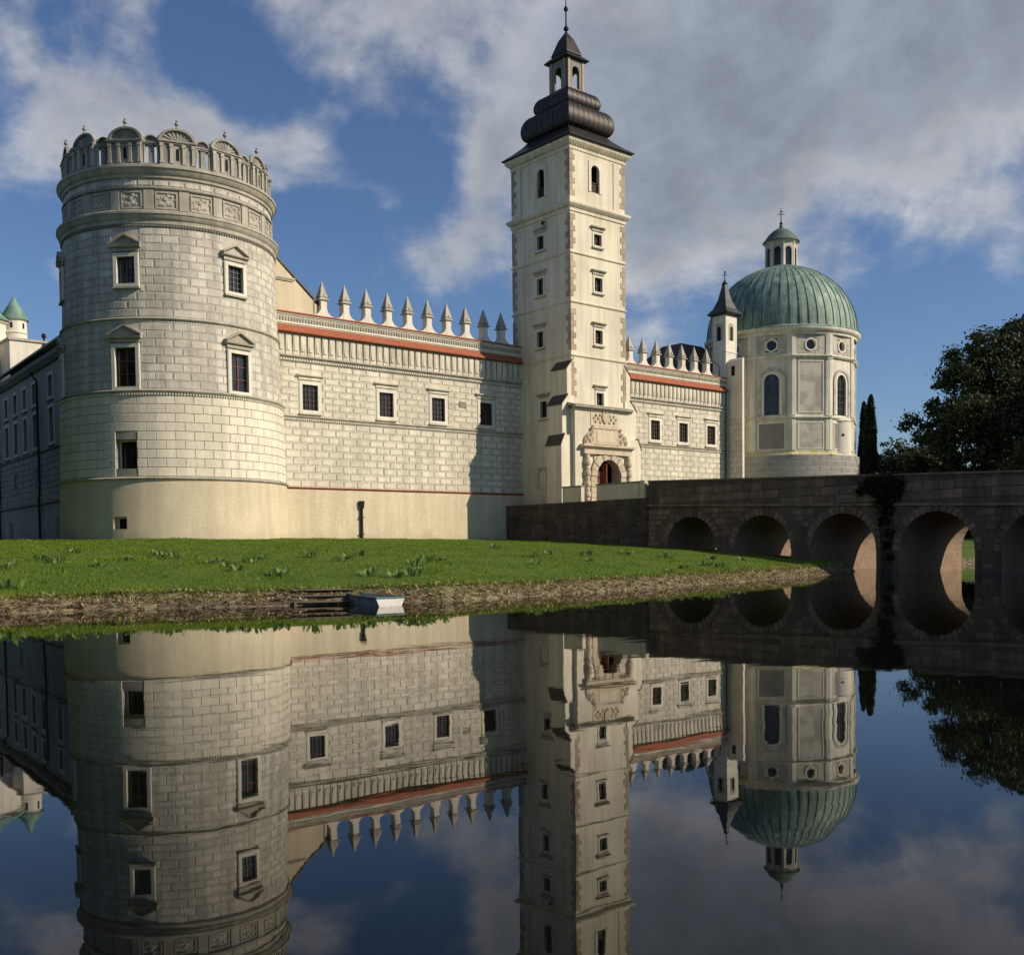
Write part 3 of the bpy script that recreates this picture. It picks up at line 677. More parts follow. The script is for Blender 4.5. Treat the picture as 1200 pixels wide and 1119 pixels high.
    bb, pl, ni, lb, fi, vo, sb, co, ls = big_bay(), pil(), niche(), lun(1.26, .92, .3), fin(), vol(), small_bay(), colon(), lun(.52, .5, .26)
    for i in range(13):
        a = -108.04+27.692*i; o = T.part('crown_bay', bb, (*pol(RC, 7.36, a), 28.72), R_(a+90))
        for x in (-1.06, -.42, .42, 1.06): sub(o, 'pilaster', pl, (x, 0, 0))
        for x in (0,): sub(o, 'niche', ni, (x, 0, 0))
        sub(o, 'shell_lunette', lb, (0, -.02, 1.72)); f_ = sub(o, 'finial', fi, (0, .12, 2.62)); f_.scale = (.8, .8, .72)
        b = a+13.846; o = T.part('crown_bay', sb, (*pol(RC, 7.32, b), 28.72), R_(b+90))
        for x in (-.46, .46): sub(o, 'colonnette', co, (x, .1, 0))
        sub(o, 'shell_lunette', ls, (0, 0, 1.6))
        for x in (-.56, .56): sub(o, 'urn', vo, (x, .15, 1.6))
round_tower()

# ------------------------------------------------------------------ gate tower
def gate_tower():
    X0, X1, Y0, Y1 = 66.1, 73.2, 69.0, 77.0; cx, cy = 69.65, 73.0
    T = Thing('gate_tower', 'tall square cream gate tower with dark bulbous helm above the bridge', 'tower', (cx, cy, 2.3))
    fw = [(69.55, 30.58, 29.56, .98), (69.6, 26.64, 25.38, 1.0), (69.6, 21.86, 20.61, .95), (69.7, 16.12, 14.76, .92)]
    lw = [(72.96, 30.75, 29.5, .92), (73.08, 26.85, 25.35, .88), (73.15, 22.0, 20.55, .88), (72.75, 15.5, 14.0, .9)]
    bellF, bellL = (69.3, 34.3, 36.85, 1.2), (72.85, 34.25, 36.9, 1.15)
    hF = [(c-w/2, c+w/2, b, t) for c, t, b, w in fw]+[(bellF[0]-.6, bellF[0]+.6, bellF[1], bellF[2])]
    hL = [(c-w/2, c+w/2, b, t) for c, t, b, w in lw]+[(bellL[0]-.575, bellL[0]+.575, bellL[1], bellL[2])]
    gate = (68.2, 71.6, 5.9, 10.0)
    mb = MB(); grid_holes(mb, X0, X1, 3.0, 38.4, hF+[gate], lambda u, z, d: (u, Y0+d, z), .4)
    grid_holes(mb, Y0, Y1, 3.0, 38.4, hL, lambda u, z, d: (X0+d, u, z), .4)
    mb.face([(X1, Y0, 3), (X1, Y1, 3), (X1, Y1, 38.4), (X1, Y0, 38.4)]); mb.face([(X1, Y1, 3), (X0, Y1, 3), (X0, Y1, 38.4), (X1, Y1, 38.4)])
    T.part('shaft', mb.mesh('shaft', 'plaster_tower'))
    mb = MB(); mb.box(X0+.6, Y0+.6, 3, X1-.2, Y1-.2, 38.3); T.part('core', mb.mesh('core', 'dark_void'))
    def band(name, prof, m='stone_trim'):
        rings = []
        for e, z in prof: rings.append([(X0-e, Y0-e, z), (X1+e, Y0-e, z), (X1+e, Y1+e, z), (X0-e, Y1+e, z)])
        b = MB(); b.loft(rings, True, False, False); return T.part(name, b.mesh(name, m))
    for z in (28.45, 24.05, 19.25): band('string_course', [(-.05, z-.08), (.1, z-.04), (.14, z+.06), (.08, z+.12), (-.05, z+.17)], 'plaster_tower')
    band('cornice', [(-.05, 32.1), (.1, 32.15), (.12, 32.45), (.3, 32.6), (.42, 32.75), (.42, 32.92), (.1, 33.1), (-.05, 33.12)], 'plaster_tower')
    band('cornice', [(-.05, 37.6), (.08, 37.66), (.1, 37.95), (.28, 38.1), (.45, 38.3), (.5, 38.55), (.1, 38.62)], 'plaster_tower')
    for z, e in ((32.47, .14), (37.97, .12)):
        mb = MB(); x = X0
        while x < X1: mb.box(x, Y0-e-.1, z, x+.16, Y0-.02, z+.14); x += .32
        y = Y0+.1
        while y < Y1: mb.box(X0-e-.1, y, z, X0-.02, y+.16, z+.14); y += .32
        T.part('dentil_course', mb.mesh('dentil_course', 'stone_trim'), stuff=True)
    # quoins
    qs = {}
    for wide in (0, 1):
        for s in (0, 1):
            b = MB(); w1, w2 = (.62, .34) if wide else (.34, .62)
            b.box(-.035, -.035, 0, w1, .01, .5); b.box(-.034, .01, 0, .01, w2, .5); qs[(wide, 0)] = b.mesh('quoin', 'quoin_stone')
            b = MB(); b.box(-w1, -.035, 0, .035, .01, .5); b.box(-.01, .01, 0, .034, w2, .5); qs[(wide, 1)] = b.mesh('quoin', 'quoin_stone')
            b = MB(); b.box(-.035, -w2, 0, .01, .035, .5); qs[(wide, 2)] = b.mesh('quoin', 'quoin_stone')
    z = 15.0; i = 0
    while z < 37.4:
        if not any(abs(z+.25-c) < .42 for c in (28.5, 24.1, 19.3)) and not 31.7 < z < 33.05:
            T.part('quoin', qs[(i % 2, 0)], (X0, Y0, z)); T.part('quoin', qs[(i % 2, 1)], (X1, Y0, z))
            if z > 19.5: T.part('quoin', qs[(i % 2, 2)], (X0, Y1, z))
        z += .53; i += 1
    for c, t, b, w in fw: window(T, (c, Y0, b), 0, w, t-b, fw=.16, hood='flat', nb=(1, 1), bt=.03, bm='bar_brown', fm='plaster_white', hm='stone_trim', depth=.28)
    for c, t, b, w in lw: window(T, (X0, c, b), R_(-90), w, t-b, fw=.16, hood='flat', nb=(1, 1), bt=.03, bm='bar_brown', fm='plaster_white', hm='stone_trim', depth=.28)
    for (loc, rz, w, h) in (((bellF[0], Y0, bellF[1]), 0, 1.2, 2.55), ((X0, bellL[0], bellL[1]), R_(-90), 1.15, 2.65)):
        o = T.part('bell_opening', arch_plate(w-.14, h-w/2-.02, w+.5, h+.22, -.07, .12, 'plaster_white', 'bell_opening', ring=False), loc, rz)
        b = MB()
        for k in range(4): b.box(-w/2, .2, .08+.2*k, w/2, .26, .2+.2*k)
        b.box(-w/2, .18, .9, w/2, .24, .98); sub(o, 'louvre', b.mesh('louvre', 'bar_brown'))
        b = MB(); b.lathe([(.42, 1.1), (.4, 1.2), (.27, 1.5), (.22, 1.75), (.1, 1.85), (.03, 2.0)], 0, .9, 12); sub(o, 'bell', b.mesh('bell', 'iron', True))
    # thin vertical lesene line on the belfry stage
    mb = MB(); mb.box(71.65, Y0-.045, 33.2, 71.73, Y0+.01, 37.5); mb.box(X0-.045, 75.6, 33.2, X0+.01, 75.68, 37.5); T.part('lesene', mb.mesh('lesene', 'stone_trim'))
    # helm
    A = 8.0/7.1
    def helm_prof(pr): return [[(cx-r, cy-r*A, z), (cx+r, cy-r*A, z), (cx+r, cy+r*A, z), (cx-r, cy+r*A, z)] for r, z in pr]
    def dense(pr): return pr
    mb = MB(); mb.loft(helm_prof([(3.6, 38.5), (4.2, 38.62), (4.21, 38.7), (3.5, 39.25), (2.85, 39.85), (2.35, 40.5)]), True, True, True); T.part('eaves_roof', mb.mesh('eaves_roof', 'copper_brown'))
    def bulb(z0, z1, rb, rm, rt):
        pr = []
        for i in range(13):
            t = i/12; a = -math.pi/2+math.pi*t; r = (rb+(rt-rb)*t)+(rm-(rb+rt)/2)*max(math.cos(a), 0)**.75; pr.append((r, z0+(z1-z0)*(.5+.5*math.sin(a))))
        return pr
    def seams(pr, n, asp=1.0):
        b = MB()
        for s in range(4):
            for k in range(n+1):
                u = -1+2*k/n; path = []
                for r, z in pr:
                    path.append({0: (cx+u*r, cy-r*A*asp, z), 1: (cx+u*r, cy+r*A*asp, z), 2: (cx-r, cy+u*r*A*asp, z), 3: (cx+r, cy+u*r*A*asp, z)}[s])
                b.tube(path, .035, 4)
        return b
    for pr, n in ((bulb(40.25, 42.75, 2.2, 2.92, 1.75), 9), (bulb(42.7, 44.4, 1.62, 2.08, 1.2), 7)):
        b = MB(); b.loft(helm_prof(pr), True, True, True); me = b.mesh('helm_bulb', 'copper_brown')
        me.polygons.foreach_set('use_smooth', [True]*len(me.polygons)); me.set_sharp_from_angle(angle=R_(50))
        o = T.part('helm_bulb', me); s = sub(o, 'seam', seams(pr, n).mesh('seam', 'copper_brown'), stuff=True)
    # lantern
    L0, L1, hw = 44.3, 47.4, 1.02
    mb = MB(); mb.box(cx-1.2, cy-1.2*A, L0, cx+1.2, cy+1.2*A, L0+.28); T.part('lantern_base', mb.mesh('lantern_base', 'copper_brown'))
    def lface():
        return arch_plate(.9, 1.72, 2.04, L1-L0-.28, -.1, .1, 'stone_dark', 'lantern_arch')
    lf = lface()
    for (dx, dy, rz) in ((0, -hw*A, 0), (0, hw*A, 180), (-hw, 0, -90), (hw, 0, 90)):
        o = T.part('lantern_arch', lf, (cx+dx, cy+dy, L0+.28), R_(rz))
        b = MB(); b.box(-1.02, -.16, 0, -.78, -.101, 2.8); b.box(.78, -.16, 0, 1.02, -.101, 2.8); b.box(-.6, -.15, .0, .6, -.102, .12); sub(o, 'pilaster', b.mesh('pilaster', 'quoin_stone'))
    mb = MB(); mb.loft(helm_prof([(1.05, 47.3), (1.22, 47.4), (1.42, 47.42), (1.44, 47.5), (1.15, 47.8), (.9, 48.02), (.97, 48.05), (.97, 48.12), (.5, 49.55), (.1, 50.25), (.05, 50.3)]), True, True, True)
    T.part('lantern_roof', mb.mesh('lantern_roof', 'copper_brown'))
    mb = MB(); mb.lathe([(.1, 50.1), (.14, 50.3), (.08, 50.4), (.24, 50.55), (.26, 50.7), (.14, 50.85), (.08, 50.95), (.07, 52.2), (.2, 52.35), (.22, 52.5), (.14, 52.65), (.05, 52.75), (.045, 54.3)], cx, cy, 10)
    mb.box(cx-.5, cy-.03, 53.6, cx+.5, cy+.03, 53.7); T.part('spire_rod', mb.mesh('spire_rod', 'iron', True))
    # stepped corner buttresses
    def buttress(side):
        mb = MB(); cps = []; sx = lambda x: x if side < 0 else 2*cx-.02-x
        yf = Y0-.25
        for (xo, zt, xi, zs, yb) in ((65.5, 18.0, 66.3, 18.9, 70.9), (64.8, 14.75, 65.52, 15.6, 70.75), (64.42, 11.1, 64.82, 12.0, 70.6)):
            poly = [(sx(xo), 3.0), (sx(66.35), 3.0), (sx(66.35), zs), (sx(xi), zs), (sx(xo), zt)]
            yfront = Y0-(.02 if xo > 65 else .1 if xo > 64.5 else .35)
            mb.extr(poly, lambda a, b, y=yfront: (a, y, b), lambda a, b, y=yb: (a, y, b))
            p2 = [(sx(xo-.1), zt-.06), (sx(xi+.02), zs+.04), (sx(xi+.02), zs+.16), (sx(xo-.1), zt+.06)]
            cp = MB(); cps.append(cp); cp.extr(p2, lambda a, b, y=yfront-.05: (a, y, b), lambda a, b, y=yb+.12: (a, y, b))
        o = T.part('buttress', mb.mesh('buttress', 'plaster_tower')); [sub(o, 'coping', c_.mesh('coping', 'shingle')) for c_ in cps]
    buttress(-1); buttress(1)
    # portal
    yp = 68.25
    mb = MB(); grid_holes(mb, 65.75, 72.75, 5.0, 14.4, [(68.2, 71.6, 5.0, 10.0)], lambda u, z, d: (u, yp+d, z), .75)
    for x in (65.75, 72.75): mb.face([(x, yp, 5), (x, Y0, 5), (x, Y0, 14.4), (x, yp, 14.4)])
    mb.face([(65.75, yp, 14.4), (72.75, yp, 14.4), (72.75, Y0, 14.4), (65.75, Y0, 14.4)])
    P = T.part('portal', mb.mesh('portal', 'plaster_tower'))
    mb = MB(); moulding(mb, 65.45, 73.05, yp, 14.3, 14.66, .42); mb.extr([(yp-.46, 14.66), (Y0, 15.0), (Y0, 14.66)], lambda a, b: (65.4, a, b), lambda a, b: (73.1, a, b)); sub(P, 'cornice', mb.mesh('cornice', 'stone_trim'))
    mb = MB(); moulding(mb, 66.3, 73.0, yp, 10.75, 11.2, .6); mb.box(66.6, yp-.35, 10.35, 72.75, yp+.02, 10.748); sub(P, 'entablature', mb.mesh('entablature', 'portal_stone'))
    acx, aw, hs = 69.9, 3.1, 2.45
    ap = arch_plate(aw, hs, 3.7, 4.4, -.12, .7, 'portal_stone', 'arch_surround'); sub(P, 'arch_surround', ap, (acx, yp, 5.9))
    n = 11
    for i in range(n):   # voussoirs
        a0, a1 = math.pi*i/n+.015, math.pi*(i+1)/n-.015; r0, r1 = aw/2+.02, aw/2+(.75 if i != n//2 else .95)
        b = MB(); pts = [(-math.cos(a)*r, math.sin(a)*r) for a, r in ((a0, r0), (a1, r0), (a1, r1), (a0, r1))]
        dd = .26 if i % 2 == 0 else .2
        b.extr(pts, lambda x, z: (x, -dd, z), lambda x, z: (x, -.1, z)); sub(P, 'voussoir', b.mesh('voussoir', 'portal_stone'), (acx, yp, 5.9+hs))
    for s in (-1, 1):
        for k in range(5):
            b = MB(); b.box(-.36, -.24 if k % 2 else -.19, 0, .36, -.1, .46); sub(P, 'jamb_block', b.mesh('jamb_block', 'portal_stone'), (acx+s*(aw/2+.4), yp, 5.92+k*.49))
        for k in range(9):   # banded half columns
            b = MB(); r = .36 if k % 2 else .27; b.lathe([(r*.92, 0), (r, .05), (r, .42), (r*.92, .47)], 0, 0, 10); sub(P, 'column_drum', b.mesh('column_drum', 'portal_stone', True), (acx+s*2.72-.1, yp-.14, 5.95+k*.485))
    # tablet, scrolls and carved crest
    b = MB(); b.box(68.0, yp-.16, 11.3, 71.2, yp+.02, 12.7); b.box(67.85, yp-.24, 12.702, 71.35, yp+.02, 12.95); sub(P, 'tablet_frame', b.mesh('tablet_frame', 'portal_stone'))
    b = MB(); b.box(68.35, yp-.2, 11.5, 70.85, yp-.162, 12.5); sub(P, 'tablet', b.mesh('tablet', 'plaster_cream'))
    for s in (-1, 1):
        b = MB(); pts = [(0, 0), (0, 1.35), (.25, 1.45), (.42, 1.2), (.7, 1.05), (1.05, .75), (1.2, .4), (1.18, .0)]
        b.extr([(69.6+s*(1.62+x), 11.22+z) for x, z in pts], lambda x, z: (x, yp-.18, z), lambda x, z: (x, yp, z))
        for (x, z, r) in ((.3, 1.0, .22), (.75, .7, .25), (.4, .4, .28), (.95, .3, .2), (.2, 1.45, .18)):
            b.loft([[(69.6+s*(1.62+x)+q*r*math.cos(t*.785), yp-.18-o, 11.22+z+q*r*math.sin(t*.785)) for t in range(8)] for q, o in ((1, -.02), (.85, .1), (.5, .04), (.3, .09))])
        sub(P, 'scroll', b.mesh('scroll', 'portal_stone'))
    b = MB(); b.box(67.7, yp-.05, 13.0, 71.3, yp+.02, 14.2); sub(P, 'crest_panel', b.mesh('crest_panel', 'plaster_cream'))
    b = MB(); sh = [(-.4, .5), (.4, .5), (.4, 0), (.2, -.35), (0, -.5), (-.2, -.35), (-.4, 0)]
    b.extr([(69.55+x, 13.65+z) for x, z in sh], lambda x, z: (x, yp-.17, z), lambda x, z: (x, yp-.04, z))
    for s in (-1, 1):
        for (x, z, r) in ((.62, .35, .17), (.85, .05, .2), (.6, -.3, .16), (1.15, .3, .15), (1.2, -.25, .18), (1.45, .05, .12), (.2, .6, .12)):
            b.loft([[(69.55+s*x+q*r*math.cos(t*.9), yp-.05-o, 13.62+z+q*r*math.sin(t*.9)) for t in range(7)] for q, o in ((1, -.02), (.8, .09), (.35, .12))])
    sub(P, 'carved_crest', b.mesh('carved_crest', 'portal_stone'))
    # doors: left leaf stands open, passage behind
    b = MB(); b.box(68.36, yp+.72, 5.9, 69.9, yp+.82, 8.9); 
    for k in range(6): b.box(68.4+k*.25, yp+.69, 5.95, 68.62+k*.25, yp+.718, 8.85)
    o = T.part('door', b.mesh('door', 'door_wood')); b = MB()
    for z in (6.5, 7.4, 8.3): b.box(68.4, yp+.66, z, 69.85, yp+.688, z+.08)
    sub(o, 'strap_hinge', b.mesh('strap_hinge', 'iron'))
    b = MB(); b.box(69.9, yp+.15, 5.9, 69.98, yp+.78, 9.6); T.part('door', b.mesh('door', 'door_wood'))
    b = MB(); b.box(68.36, yp+1.02, 8.902, 69.9, yp+1.08, 10.0); T.part('door_transom', b.mesh('door_transom', 'door_wood'))
    # niche low on the side
    o = T.part('niche', arch_plate(1.0, 1.35, 1.3, 2.05, -.08, .05, 'stone_trim', 'niche'), (X0-.0, 73.0, 7.3), R_(-90)); b = MB(); b.box(-.55, -.02, 0, .55, .02, 1.9); sub(o, 'panel', b.mesh('panel', 'plaster_tower'))
    b = MB(); b.lathe([(.0, 0), (.16, .03), (.16, .25), (.05, .34)], 66.0-.25, 72.3, 8); b.tube([(X0, 72.3, 31.9), (X0-.25, 72.3, 31.85)], .05)
    for i, v in enumerate(b.v): b.v[i] = (v[0], v[1], v[2]+31.55) if v[2] < 5 else v
    T.part('lamp', b.mesh('lamp', 'iron', True))
gate_tower()

# ------------------------------------------------------------------ terrace in front of the gate, bridge
def stones(T, name, plane, y0, y1, z0f, z1f, rh, lmin, lmax, mtl, holes, proud=.05, limit=300, zbase=0.0):
    """coursed rubble on a plane X = plane (facing -X)"""
    cnt = 0; z = zbase
    while True:
        if z > z1f(y0) and z > z1f(y1): break
        y = y0+random.uniform(-.6, 0)
        while y < y1:
            l = random.uniform(lmin, lmax); a, b = max(y, y0), min(y+l, y1); y += l; m = (a+b)/2
            if b-a < .25 or z < z0f(m)-rh*.3 or z+rh > z1f(m)+.02 or holes(a, b, z, z+rh): continue
            if cnt >= limit: continue
            w = round((b-a-.04)/.1)*.1; v = random.randrange(3)
            def mk():
                mb = MB(); j = lambda: random.uniform(-.02, .02); h = rh-.04; d = proud*random.uniform(.6, 1.3)
                A = [(0, 0, 0), (0, w, 0), (0, w, h), (0, 0, h)]; B = [(-d, .05+j(), .04+j()), (-d, w-.05+j(), .04+j()), (-d, w-.05+j(), h-.04+j()), (-d, .05+j(), h-.04+j())]
                mb.face(B[::-1]); 
                for i in range(4): mb.face([A[i], A[(i+1) % 4], B[(i+1) % 4], B[i]])
                return mb.mesh(name, mtl)
            T.part(name, cached((name, round(w, 1), rh, v, mtl), mk), (plane, a+.02, z+.02)); cnt += 1
        z += rh
def terrace():
    T = Thing('gate_terrace', 'dark stone abutment carrying pale plaster parapets before the castle gate', 'terrace', (68, 66, 1.5))
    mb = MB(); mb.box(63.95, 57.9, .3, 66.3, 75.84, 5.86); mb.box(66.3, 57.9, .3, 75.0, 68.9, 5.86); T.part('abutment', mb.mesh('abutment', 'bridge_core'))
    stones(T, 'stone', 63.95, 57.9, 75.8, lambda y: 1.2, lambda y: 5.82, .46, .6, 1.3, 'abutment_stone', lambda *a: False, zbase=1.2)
    for (a, b) in ((65.63, 68.0), (58.8, 63.75)):
        mb = MB(); mb.box(63.9, a, 5.865, 64.3, b, 7.15); o = T.part('parapet', mb.mesh('parapet', 'plaster_tower'))
        mb = MB(); mb.box(63.84, a-.04, 7.152, 64.36, b+.04, 7.27); sub(o, 'coping', mb.mesh('coping', 'stone_dark'))
    mb = MB(); mb.box(74.4, 57.9, 5.55, 74.8, 68.3, 7.15); T.part('parapet', mb.mesh('parapet', 'plaster_tower'))
    mb = MB(); mb.box(63.9, 58.2, 5.865, 65.3, 58.75, 7.3); T.part('pier', mb.mesh('pier', 'plaster_cream'))
    # white slatted gate panel in the gap
    for k in range(7):
        b = MB(); b.box(66.75+.22*k, 66.4, 5.95, 66.9+.22*k, 66.45, 7.15); T.part('fence_slat', cached('slat%d' % k, lambda: b.mesh('fence_slat', 'plaster_white')))
    b = MB(); b.box(66.7, 66.452, 6.1, 68.35, 66.5, 6.2); b.box(66.7, 66.452, 6.95, 68.35, 66.5, 7.05); T.part('fence_rail', b.mesh('fence_rail', 'plaster_white'))
terrace()
BX0, BX1 = 64.0, 72.5
def bridge():
    T = Thing('stone_bridge', 'dark arched stone bridge crossing the moat to the castle gate', 'bridge', (68, 30, 0))
    top = lambda y: 6.1+(y-27.9)*.0344
    deck = lambda y: top(y)-1.85
    cents = [53.45-6.7*i for i in range(8)]; hw, spring = 2.52, 1.42
    ys, ye = 57.9, -.5
    mb = MB(); br = [ys]
    N_ = 20
    def zlow(y):
        for k, c in enumerate(cents):
            if abs(y-c) < hw: return spring-.06*(k-3)*-.5+math.sqrt(hw*hw-(y-c)**2)*(.99)
        return -1.6
    segs = []; y = ys
    for k, c in enumerate(cents):
        segs.append((c+hw, y, None)); segs.append((c-hw, c+hw, (c, k))); y = c-hw
    segs.append((ye, y, None))
    vault = MB()
    for a, b, arch in segs:
        if arch is None:
            for x in (BX0, BX1): mb.face([(x, a, -1.6), (x, b, -1.6), (x, b, top(b)), (x, a, top(a))])
            mb.face([(BX0, a, top(a)), (BX1, a, top(a)), (BX1, b, top(b)), (BX0, b, top(b))])
        else:
            c, k = arch; sp = spring+.08*(3-k)
            pts = [(c-hw*math.cos(math.pi*i/N_), sp+hw*math.sin(math.pi*i/N_)) for i in range(N_+1)]
            for (p, q), (r, s) in zip(pts[:-1], pts[1:]):
                for x in (BX0, BX1): mb.face([(x, p, q), (x, r, s), (x, r, top(r)), (x, p, top(p))])
                mb.face([(BX0, p, top(p)), (BX1, p, top(p)), (BX1, r, top(r)), (BX0, r, top(r))])
                vault.face([(BX0, p, q), (BX1, p, q), (BX1, r, s), (BX0, r, s)])
            for yy in (c-hw, c+hw): vault.face([(BX0, yy, -1.6), (BX1, yy, -1.6), (BX1, yy, sp), (BX0, yy, sp)])
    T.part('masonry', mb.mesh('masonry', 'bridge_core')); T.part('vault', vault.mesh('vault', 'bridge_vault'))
    # string course and coping
    b = MB()
    for (z0, z1, pr) in ((-1.98, -1.82, .14), (-.004, .12, .1)):
        for x0, x1 in ((BX0-pr, BX0+(.02 if z0 < -1 else .45)), (BX1-(.02 if z0 < -1 else .45), BX1+pr)):
            b.loft([[(x0, y, top(y)+z0), (x1, y, top(y)+z0), (x1, y, top(y)+z1), (x0, y, top(y)+z1)] for y in (ys, ye)])
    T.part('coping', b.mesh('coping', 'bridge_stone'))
    # voussoirs of the visible arches
    vn = 19
    def vous():
        mb = MB(); a = math.pi/vn; r0, r1 = hw+.003, hw+.5
        pts = [(math.cos(t)*r, math.sin(t)*r) for t, r in ((.012, r0), (a-.012, r0), (a-.012, r1), (.012, r1))]
        mb.extr(pts, lambda y, z: (-.06, y, z), lambda y, z: (.01, y, z)); return mb
    me0 = vous()
    for k, c in enumerate(cents[:6]):
        sp = spring+.08*(3-k)
        for i in range(vn):
            t = math.pi*i/vn; b = MB(); b.f = list(me0.f); b.m = list(me0.m); b.v = [(x, y*math.cos(t)-z*math.sin(t), y*math.sin(t)+z*math.cos(t)) for x, y, z in me0.v]
            T.part('voussoir', cached(('vous', i), lambda: b.mesh('voussoir', 'bridge_stone')), (BX0, c, sp))
    def hole(a, b, z0, z1):
        for k, c in enumerate(cents):
            sp = spring+.08*(3-k); n = 0
            near = 0 if a <= c <= b else min(abs(a-c), abs(b-c))
            dz = max(z0-sp, 0)
            if math.hypot(near, dz) < hw+.5: return True
        return False
    random.seed(11)
    stones(T, 'stone', BX0, 22.0, ys, lambda y: .2, lambda y: deck(y)-.13, .42, .55, 1.15, 'bridge_stone', hole, zbase=.2, limit=170)
    stones(T, 'parapet_stone', BX0, 22.0, ys-1.2, lambda y: deck(y)+.04, lambda y: top(y)-.02, .6, .9, 1.9, 'bridge_stone', lambda *a: False, proud=.04, zbase=deck(22.0)+.06)
    return T
bridge()
def ivy():
    T = Thing('ivy', 'dark ivy hanging over the bridge pier between two arches', 'ivy', (BX0, 36.5, 0))
    cl = [(36.6, 5.9, .8), (37.4, 5.7, .7), (38.1, 5.9, .5), (36.2, 5.2, .55), (37.0, 4.9, .8), (36.6, 4.2, .45), (36.9, 3.4, .4), (36.6, 2.6, .32), (36.7, 1.8, .28), (36.5, 1.0, .22), (35.9, 5.7, .4), (38.6, 5.5, .3)]
    x, y, z = [], [], []
    for cy_, cz_, r_ in cl:
        k = int(520*r_); y.append(cy_+rng.normal(size=k)*r_*.5); z.append(cz_+rng.normal(size=k)*r_*.5); x.append(BX0-.06-np.abs(rng.normal(size=k))*.16*r_-.12*r_*rng.random(k))
    x, y, z = np.concatenate(x), np.concatenate(y), np.clip(np.concatenate(z), .1, 6.6)
    v = leaf_quads(np.stack([x, y, z], -1), .10, .2); T.part('foliage', v('foliage', 'leaf_ivy'))
    mb = MB()
    for k in range(4): mb.tube([(BX0-.06, 36.5+.2*k, 0), (BX0-.08, 36.45+.25*k, 2.5), (BX0-.08, 36.2+.45*k, 4.6)], [.06, .045, .02], 5)
    T.part('stem', mb.mesh('stem', 'bark'))
def leaf_quads(C, s0, s1, normals=None, tri=False):
    """random leaf-sized quads around centres C; returns a function that builds the mesh"""
    n = len(C); a = rng.normal(size=(n, 3)); a /= np.linalg.norm(a, axis=1)[:, None]
    if normals is not None: a = a*.75+normals*.8; a /= np.linalg.norm(a, axis=1)[:, None]
    b = np.cross(a, rng.normal(size=(n, 3))); b /= np.linalg.norm(b, axis=1)[:, None]; c = np.cross(a, b)
    s = (s0+(s1-s0)*rng.random(n))[:, None]; l = s*(1.2+.5*rng.random(n)[:, None])
    V = np.stack([C-b*l*.5, C+c*s*.42, C+b*l*.5, C-c*s*.42], 1).reshape(-1, 3)
    def build(name, m):
        me = bpy.data.meshes.new(name); me.vertices.add(4*n); me.vertices.foreach_set('co', V.reshape(-1)); me.loops.add(4*n); me.loops.foreach_set('vertex_index', np.arange(4*n, dtype=np.int32))
        me.polygons.add(n); me.polygons.foreach_set('loop_start', np.arange(0, 4*n, 4, dtype=np.int32)); me.update(calc_edges=True); me.materials.append(MATS[m]); me.validate(); return me
    return build
ivy()

# ------------------------------------------------------------------ corner turret by the chapel
def turret():
    T = Thing('corner_turret', 'slender white stair turret with pointed dark roof beside the green dome', 'turret', (98.3, 76, 2.5))
    x0, x1, y0, y1 = 97.3, 99.35, 76.02, 77.9
    mb = MB(); mb.box(x0, y0, 3, x1, y1, 28.3); mb.box(x0-.06, y0-.06, 24.0, x1+.06, y1+.06, 24.15); mb.box(x0-.05, y0-.05, 20.4, x1+.05, y1+.05, 20.55); T.part('shaft', mb.mesh('shaft', 'plaster_white'))
    mb = MB(); mb.extr([(97.55, 3), (97.9, 3), (97.9, 23.2), (97.55, 22.9)], lambda x, z: (x, 73.9, z), lambda x, z: (x, 76.015, z)); T.part('stair_block', mb.mesh('stair_block', 'plaster_white'))
    for r in range(18):
        z = 5.2+r*.62
        for k in range(2):
            me = cached(('tb', k, r % 2), lambda: boss_side(.96 if (k+r) % 2 else .8, .55)); T.part('boss', me, (97.55, 73.95+k*1.02, z))
    for (cx, cy, rz) in ((x0, 76.95, -90), (98.3, y0, 0)):
        o = T.part('window', arch_plate(.5, 1.35, .86, 1.95, -.05, .06, 'stone_trim', 'window'), (cx, cy, 25.4), R_(rz)); b = MB(); b.box(-.26, -.02, 0, .26, .03, 1.62); sub(o, 'pane', b.mesh('pane', 'dark_void'))
    b = MB(); b.box(97.5, 74.95, 21.2, 97.56, 75.4, 22.3); T.part('slit_window', b.mesh('slit_window', 'dark_void'))
    cx, cy = (x0+x1)/2, (y0+y1)/2
    mb = MB(); mb.sq([(1.1, 28.25), (1.42, 28.45), (1.45, 28.52), (.95, 29.15), (.55, 30.2), (.26, 31.6), (.2, 32.0)], cx, cy); T.part('roof', mb.mesh('roof', 'lead_dark'))
    mb = MB(); mb.lathe([(.2, 31.9), (.36, 32.05), (.2, 32.2), (.1, 32.4), (.05, 32.5), (.04, 33.5)], cx, cy, 8); mb.box(cx-.02, cy-.28, 33.0, cx+.02, cy+.28, 33.08); mb.box(cx-.02, cy-.2, 33.25, cx+.02, cy+.05, 33.42); T.part('vane', mb.mesh('vane', 'iron', True))
def boss_side(w, h, d=.055, b=.075):
    """boss on an X-facing wall (faces -X), running along +Y"""
    mb = MB(); A = [(0, w, 0), (0, 0, 0), (0, 0, h), (0, w, h)]; B = [(-d, w-b, b*.6), (-d, b*.5, b*.6), (-d, b*.5, h-b), (-d, w-b, h-b)]
    mb.face(B, 0)
    for i, mi in ((0, 0), (1, 0), (2, 1), (3, 1)):
        j = (i+1) % 4; mb.face([A[i], A[j], B[j], B[i]], mi)
    return mb.mesh('boss', ['sgraffito_light', 'sgraffito_dark'])
turret()

